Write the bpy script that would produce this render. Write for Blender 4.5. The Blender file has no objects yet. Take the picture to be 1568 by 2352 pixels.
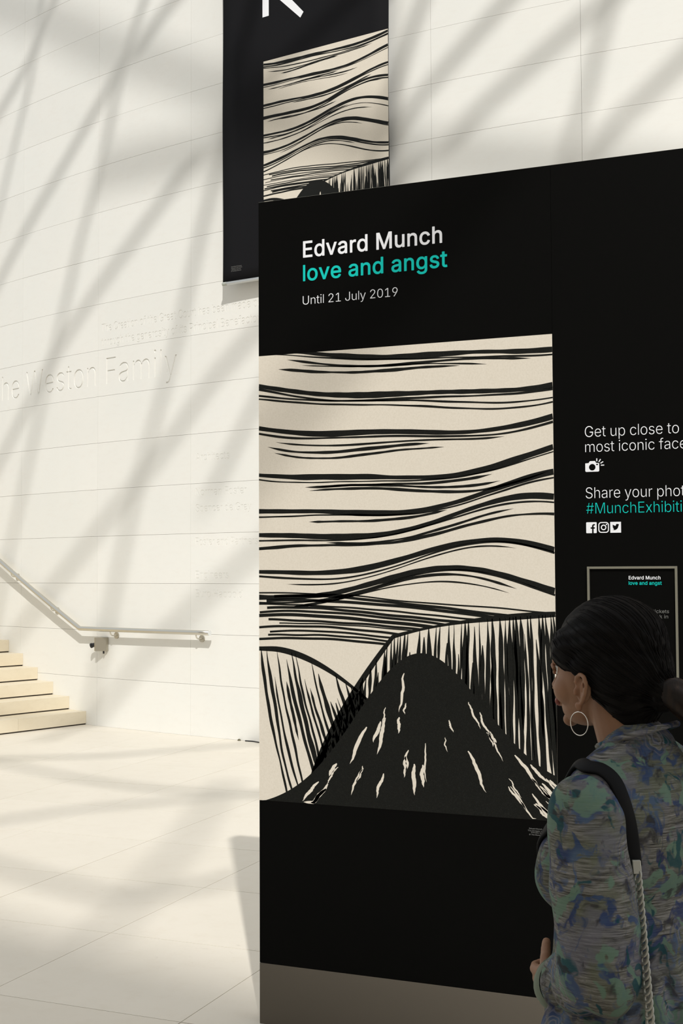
import bpy, bmesh, math, random, json
from math import sin, cos, pi, radians, sqrt, atan2, hypot, exp
from mathutils import Vector, Matrix
from mathutils.geometry import delaunay_2d_cdt, tessellate_polygon
from mathutils.bvhtree import BVHTree
random.seed(7)
SC = bpy.context.scene
COL = SC.collection

# ------------------------------------------------------------------ camera
F, PITCH, ROLL, YAW, EYE = 2906.6, 0.04586, 0.00469, 0.39281, 1.6
RIGHT = Vector((cos(YAW), sin(YAW), 0)); FWH = Vector((-sin(YAW), cos(YAW), 0)); UP = Vector((0, 0, 1))
FWD = cos(PITCH) * FWH + sin(PITCH) * UP
UPC = -sin(PITCH) * FWH + cos(PITCH) * UP
cd = bpy.data.cameras.new('camera'); cam = bpy.data.objects.new('camera', cd); COL.objects.link(cam)
cd.sensor_fit = 'VERTICAL'; cd.sensor_height = 36; cd.lens = 36 * F / 2352; cd.clip_end = 300
cx_ = cos(ROLL) * RIGHT - sin(ROLL) * UPC; cy_ = sin(ROLL) * RIGHT + cos(ROLL) * UPC
M = Matrix((cx_, cy_, -FWD)).transposed().to_4x4(); M.translation = (0, 0, EYE)
cam.matrix_world = M; SC.camera = cam
# ------------------------------------------------------------------ light
SUN_EL, SUN_AZ = radians(43.36), radians(29.57)      # travels towards -x/+y, down
LDIR = Vector((-sin(SUN_AZ) * cos(SUN_EL), cos(SUN_AZ) * cos(SUN_EL), -sin(SUN_EL)))
sl = bpy.data.lights.new('sun', 'SUN'); sl.energy = 2.85; sl.angle = radians(0.8); sl.color = (1.0, 0.975, 0.93)
so = bpy.data.objects.new('sun', sl); COL.objects.link(so); so.rotation_euler = LDIR.to_track_quat('-Z', 'Y').to_euler()
so.location = (8, -12, 25)
w = bpy.data.worlds.new('sky'); SC.world = w; w.use_nodes = True
bg = w.node_tree.nodes['Background']; bg.inputs[0].default_value = (0.93, 0.97, 1.0, 1); bg.inputs[1].default_value = 0.78
SC.view_settings.view_transform = 'Standard'; SC.view_settings.look = 'None'
SC.view_settings.gamma = 1.0; SC.view_settings.use_curve_mapping = False
SC.view_settings.exposure = 0.0

def ray(u, v):
    x = (u - 784) / F; y = -(v - 1176) / F
    xr = cos(ROLL) * x + sin(ROLL) * y; yr = -sin(ROLL) * x + cos(ROLL) * y
    return FWD + xr * RIGHT + yr * UPC
PD, PX0, PX1, PH = 4.0935, -2.0201, -0.9410, 2.941          # stand front plane, its left edge, seam, top
def on_stand(u, v, d=PD):
    r = ray(u, v); t = d / r.y; return t * r.x, EYE + t * r.z
def on_floor(u, v):
    r = ray(u, v); t = -EYE / r.z; return t * r.x, t * r.y
DC = Vector((-1.17975, 31.96507, 0)); DR = 21.6539          # the drum wall
def on_drum(u, v, R=DR):
    r = ray(u, v); A = r.x**2 + r.y**2; B = -2 * (r.x * DC.x + r.y * DC.y); C = DC.x**2 + DC.y**2 - R * R
    t = (-B - sqrt(B * B - 4 * A * C)) / (2 * A); x, y = t * r.x, t * r.y
    return Vector((x, y, EYE + t * r.z)), atan2(x - DC.x, -(y - DC.y))
def drum(th, z, out=0.0):
    R = DR + out; return Vector((DC.x + R * sin(th), DC.y - R * cos(th), z))

# ------------------------------------------------------------------ helpers
def tag(o, label=None, cat=None, group=None, kind=None):
    if label: o['label'] = label
    if cat: o['category'] = cat
    if group: o['group'] = group
    if kind: o['kind'] = kind
    return o
def empty(name, loc=(0, 0, 0), rz=0.0, **k):
    o = bpy.data.objects.new(name, None); o.location = loc; o.rotation_euler = (0, 0, rz); o.empty_display_size = .1
    COL.objects.link(o); return tag(o, **k)
def link(name, me, mats, parent=None, smooth=False, **k):
    o = bpy.data.objects.new(name, me); COL.objects.link(o)
    if mats is not None and not me.materials:
        for m in (mats if isinstance(mats, (list, tuple)) else [mats]): me.materials.append(m)
    if smooth: me.polygons.foreach_set('use_smooth', [True] * len(me.polygons))
    if parent: o.parent = parent
    return tag(o, **k)
def from_bm(name, bm, mats, parent=None, smooth=False, **k):
    me = bpy.data.meshes.new(name); bm.normal_update(); bm.to_mesh(me); bm.free()
    return link(name, me, mats, parent, smooth, **k)
def from_py(name, vs, fs, mats, parent=None, smooth=False, mi=None, **k):
    me = bpy.data.meshes.new(name); me.from_pydata([tuple(v) for v in vs], [], fs)
    o = link(name, me, mats, parent, smooth, **k)
    if mi: me.polygons.foreach_set('material_index', mi)
    return o
def bx(bm, x0, x1, y0, y1, z0, z1, bev=0):
    r = bmesh.ops.create_cube(bm, size=1, matrix=Matrix.Translation(((x0+x1)/2, (y0+y1)/2, (z0+z1)/2)) @ Matrix.Diagonal((x1-x0, y1-y0, z1-z0, 1)))
    if bev:
        es = {e for v in r['verts'] for e in v.link_edges}
        bmesh.ops.bevel(bm, geom=list(es), offset=bev, segments=2, affect='EDGES', profile=.7)
def tube(bm, pts, rad, n=12, cap=True, closed=False):
    pts = [Vector(p) for p in pts]; rads = rad if isinstance(rad, (list, tuple)) else [rad] * len(pts)
    rings = []; prev = None; N = len(pts)
    for i, p in enumerate(pts):
        a = pts[(i-1) % N] if (closed or i) else p; b = pts[(i+1) % N] if (closed or i < N-1) else p
        t = (b - a).normalized()
        nx = (prev - t * prev.dot(t)) if prev is not None else t.orthogonal()
        if nx.length < 1e-6: nx = t.orthogonal()
        nx.normalize(); prev = nx; ny = t.cross(nx)
        rings.append([bm.verts.new(p + rads[i] * (cos(2*pi*k/n) * nx + sin(2*pi*k/n) * ny)) for k in range(n)])
    for i in range(N if closed else N-1):
        a, b = rings[i], rings[(i+1) % N]
        for k in range(n): bm.faces.new((a[k], a[(k+1) % n], b[(k+1) % n], b[k]))
    if cap and not closed: bm.faces.new(rings[0][::-1]); bm.faces.new(rings[-1])
def smooth_path(pts, n=8):
    pts = [Vector(p) for p in pts]; out = []
    for i in range(len(pts) - 1):
        p0 = pts[max(i-1, 0)]; p1 = pts[i]; p2 = pts[i+1]; p3 = pts[min(i+2, len(pts)-1)]
        for j in range(n):
            t = j / n
            out.append(.5 * ((2*p1) + (p2-p0)*t + (2*p0-5*p1+4*p2-p3)*t*t + (3*p1-p0-3*p2+p3)*t**3))
    out.append(pts[-1]); return out

# ------------------------------------------------------------------ materials
def mat(name, col=(.8, .8, .8), rough=.5, metal=0.0, spec=.5):
    m = bpy.data.materials.new(name); m.use_nodes = True; b = m.node_tree.nodes['Principled BSDF']
    b.inputs['Base Color'].default_value = (*col, 1); b.inputs['Roughness'].default_value = rough
    b.inputs['Metallic'].default_value = metal; b.inputs['Specular IOR Level'].default_value = spec
    return m
class NT:
    def __init__(s, m): s.t = m.node_tree; s.b = s.t.nodes['Principled BSDF']; s.L = s.t.links.new
    def n(s, typ, **k):
        o = s.t.nodes.new(typ)
        for a, v in k.items():
            if a.startswith('i_'):
                key = a[2:]; key = int(key) if key.isdigit() else key.replace('_', ' ')
                o.inputs[key].default_value = v
            else: setattr(o, a, v)
        return o
    def coord(s, kind='Object'): return s.n('ShaderNodeTexCoord').outputs[kind]
    def mapping(s, vec, scale=(1, 1, 1), rot=(0, 0, 0)):
        m = s.n('ShaderNodeMapping'); m.inputs['Scale'].default_value = scale; m.inputs['Rotation'].default_value = rot; s.L(vec, m.inputs[0]); return m.outputs[0]
    def noise(s, vec, scale, detail=4, rough=.55, dist=0, out='Fac'):
        k = s.n('ShaderNodeTexNoise'); k.inputs['Scale'].default_value = scale; k.inputs['Detail'].default_value = detail
        k.inputs['Roughness'].default_value = rough; k.inputs['Distortion'].default_value = dist; s.L(vec, k.inputs['Vector']); return k.outputs[out]
    def ramp(s, fac, stops, interp='LINEAR'):
        r = s.n('ShaderNodeValToRGB'); r.color_ramp.interpolation = interp; e = r.color_ramp.elements
        while len(e) < len(stops): e.new(.5)
        for q, (p, c) in zip(e, stops): q.position = p; q.color = (*c, 1) if len(c) == 3 else c
        s.L(fac, r.inputs[0]); return r.outputs[0]
    def mix(s, fac, a, b, mode='MIX'):
        m = s.n('ShaderNodeMix', data_type='RGBA', blend_type=mode)
        for i, x in ((0, fac), (6, a), (7, b)):
            if isinstance(x, (int, float)): m.inputs[i].default_value = x
            elif isinstance(x, tuple): m.inputs[i].default_value = (*x, 1)
            else: s.L(x, m.inputs[i])
        return m.outputs[2]
    def math(s, op, a, b=0.0, c=0.0):
        m = s.n('ShaderNodeMath', operation=op)
        for i, x in enumerate((a, b, c)):
            if isinstance(x, (int, float)): m.inputs[i].default_value = x
            else: s.L(x, m.inputs[i])
        return m.outputs[0]
    def color(s, o): s.L(o, s.b.inputs['Base Color'])
    def bump(s, h, strength=.2, dist=.002):
        b = s.n('ShaderNodeBump'); b.inputs['Strength'].default_value = strength; b.inputs['Distance'].default_value = dist
        s.L(h, b.inputs['Height']); s.L(b.outputs[0], s.b.inputs['Normal'])
def stone(name, c1, c2, c3, rough, pits=0.0, grid=False):
    m = mat(name, c1, rough, spec=.4); t = NT(m)
    geo = t.n('ShaderNodeNewGeometry').outputs['Position']
    rnd = t.n('ShaderNodeObjectInfo').outputs['Random']
    big = t.noise(geo, 1.1, 5, .6, .6)
    col = t.mix(t.ramp(big, [(.35, (0, 0, 0)), (.7, (1, 1, 1))]), c1, c2)
    fine = t.noise(t.mapping(geo, (1, 1, 2.5)), 9, 6, .7)
    col = t.mix(t.ramp(fine, [(.5, (0, 0, 0)), (.8, (.55, .55, .55))]), col, c3)
    if not grid:
        col = t.mix(.05, col, t.ramp(rnd, [(0, (.55, .52, .47)), (1, (.98, .96, .92))]))
    if pits:
        band = t.ramp(t.noise(geo, 1.7, 3, .6), [(.52, (0, 0, 0)), (.66, (1, 1, 1))])
        pit = t.ramp(t.noise(t.mapping(geo, (22, 60, 22), (0, 0, .35)), 1.0, 5, .75, 1.2), [(.63, (0, 0, 0)), (.69, (1, 1, 1))])
        p = t.math('MULTIPLY', t.math('MULTIPLY', band, pit), pits)
        col = t.mix(p, col, (.36, .31, .25))
    if grid:
        sp = t.n('ShaderNodeSeparateXYZ'); t.L(geo, sp.inputs[0])
        def ln(o, p0, d):
            q = t.math('ABSOLUTE', t.math('SUBTRACT', t.math('FRACT', t.math('ADD', t.math('DIVIDE', t.math('SUBTRACT', o, p0), d), .5)), .5))
            return t.math('LESS_THAN', q, .0035)
        col = t.mix(t.math('MAXIMUM', ln(sp.outputs[0], GX0, GDX), ln(sp.outputs[1], GY0, GDY)), col, (.24, .19, .14))
    t.color(col); t.bump(fine, .12, .002)
    return m
GX0, GDX, GY0, GDY = -3.12757, .844, 3.99977, .85549
M_wall = stone('pale_limestone', (.81, .81, .775), (.835, .825, .785), (.79, .765, .72), .65)
M_joint = mat('wall_joint', (.66, .55, .47), .9)
M_floor = stone('floor_limestone', (.72, .668, .58), (.685, .635, .545), (.64, .575, .475), .42, .55)
M_floorbase = stone('floor_limestone_base', (.72, .668, .58), (.685, .635, .545), (.64, .575, .475), .45, 0, True)
M_step = stone('stair_limestone', (.71, .635, .49), (.66, .575, .425), (.60, .51, .37), .5, .25)
M_gapshade = mat('gap_shade', (.06, .05, .04), .9)
M_black = mat('black_vinyl', (.0018, .0018, .0016), .5, spec=.07)
M_board = mat('stand_edge', (.22, .22, .19), .5)
M_plinth = mat('taupe_plinth', (.125, .108, .086), .6, spec=.25)
M_white = mat('white_print', (.88, .89, .93), .5, spec=.2)
M_grey = mat('grey_print', (.16, .16, .155), .6, spec=.2)
M_teal = mat('teal_print', (.004, .57, .51), .5, spec=.2)
M_cream = mat('cream_print', (.74, .68, .585), .5, spec=.25)
t = NT(M_cream); g = t.n('ShaderNodeNewGeometry').outputs['Position']
t.color(t.mix(t.ramp(t.noise(g, 160, 3, .7), [(.4, (0, 0, 0)), (.75, (1, 1, 1))]), (.75, .69, .595), (.68, .62, .52)))
M_ink = mat('black_print_ink', (.012, .013, .011), .5, spec=.2)
t = NT(M_ink); g = t.n('ShaderNodeNewGeometry').outputs['Position']
t.color(t.mix(t.ramp(t.noise(g, 420, 2, .8), [(.5, (0, 0, 0)), (.8, (1, 1, 1))]), (.004, .0045, .0035), (.022, .023, .020)))
M_steel = mat('brushed_steel', (.62, .60, .54), .32, 1.0)
M_steel_d = mat('satin_steel', (.50, .47, .40), .42, 1.0)
M_alu = mat('aluminium', (.78, .80, .80), .38, .6)
M_frame = mat('poster_frame_metal', (.34, .33, .27), .4, .75)
M_banner = mat('banner_cloth', (.009, .009, .0105), .75, spec=.1)
M_blackplastic = mat('black_plastic', (.012, .012, .013), .4)
M_roof = mat('roof_steel', (.55, .56, .56), .5)
M_blocker = mat('blocker_stone', (.50, .46, .39), .8)  # stone colour of the unseen wall added to block the sun
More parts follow.
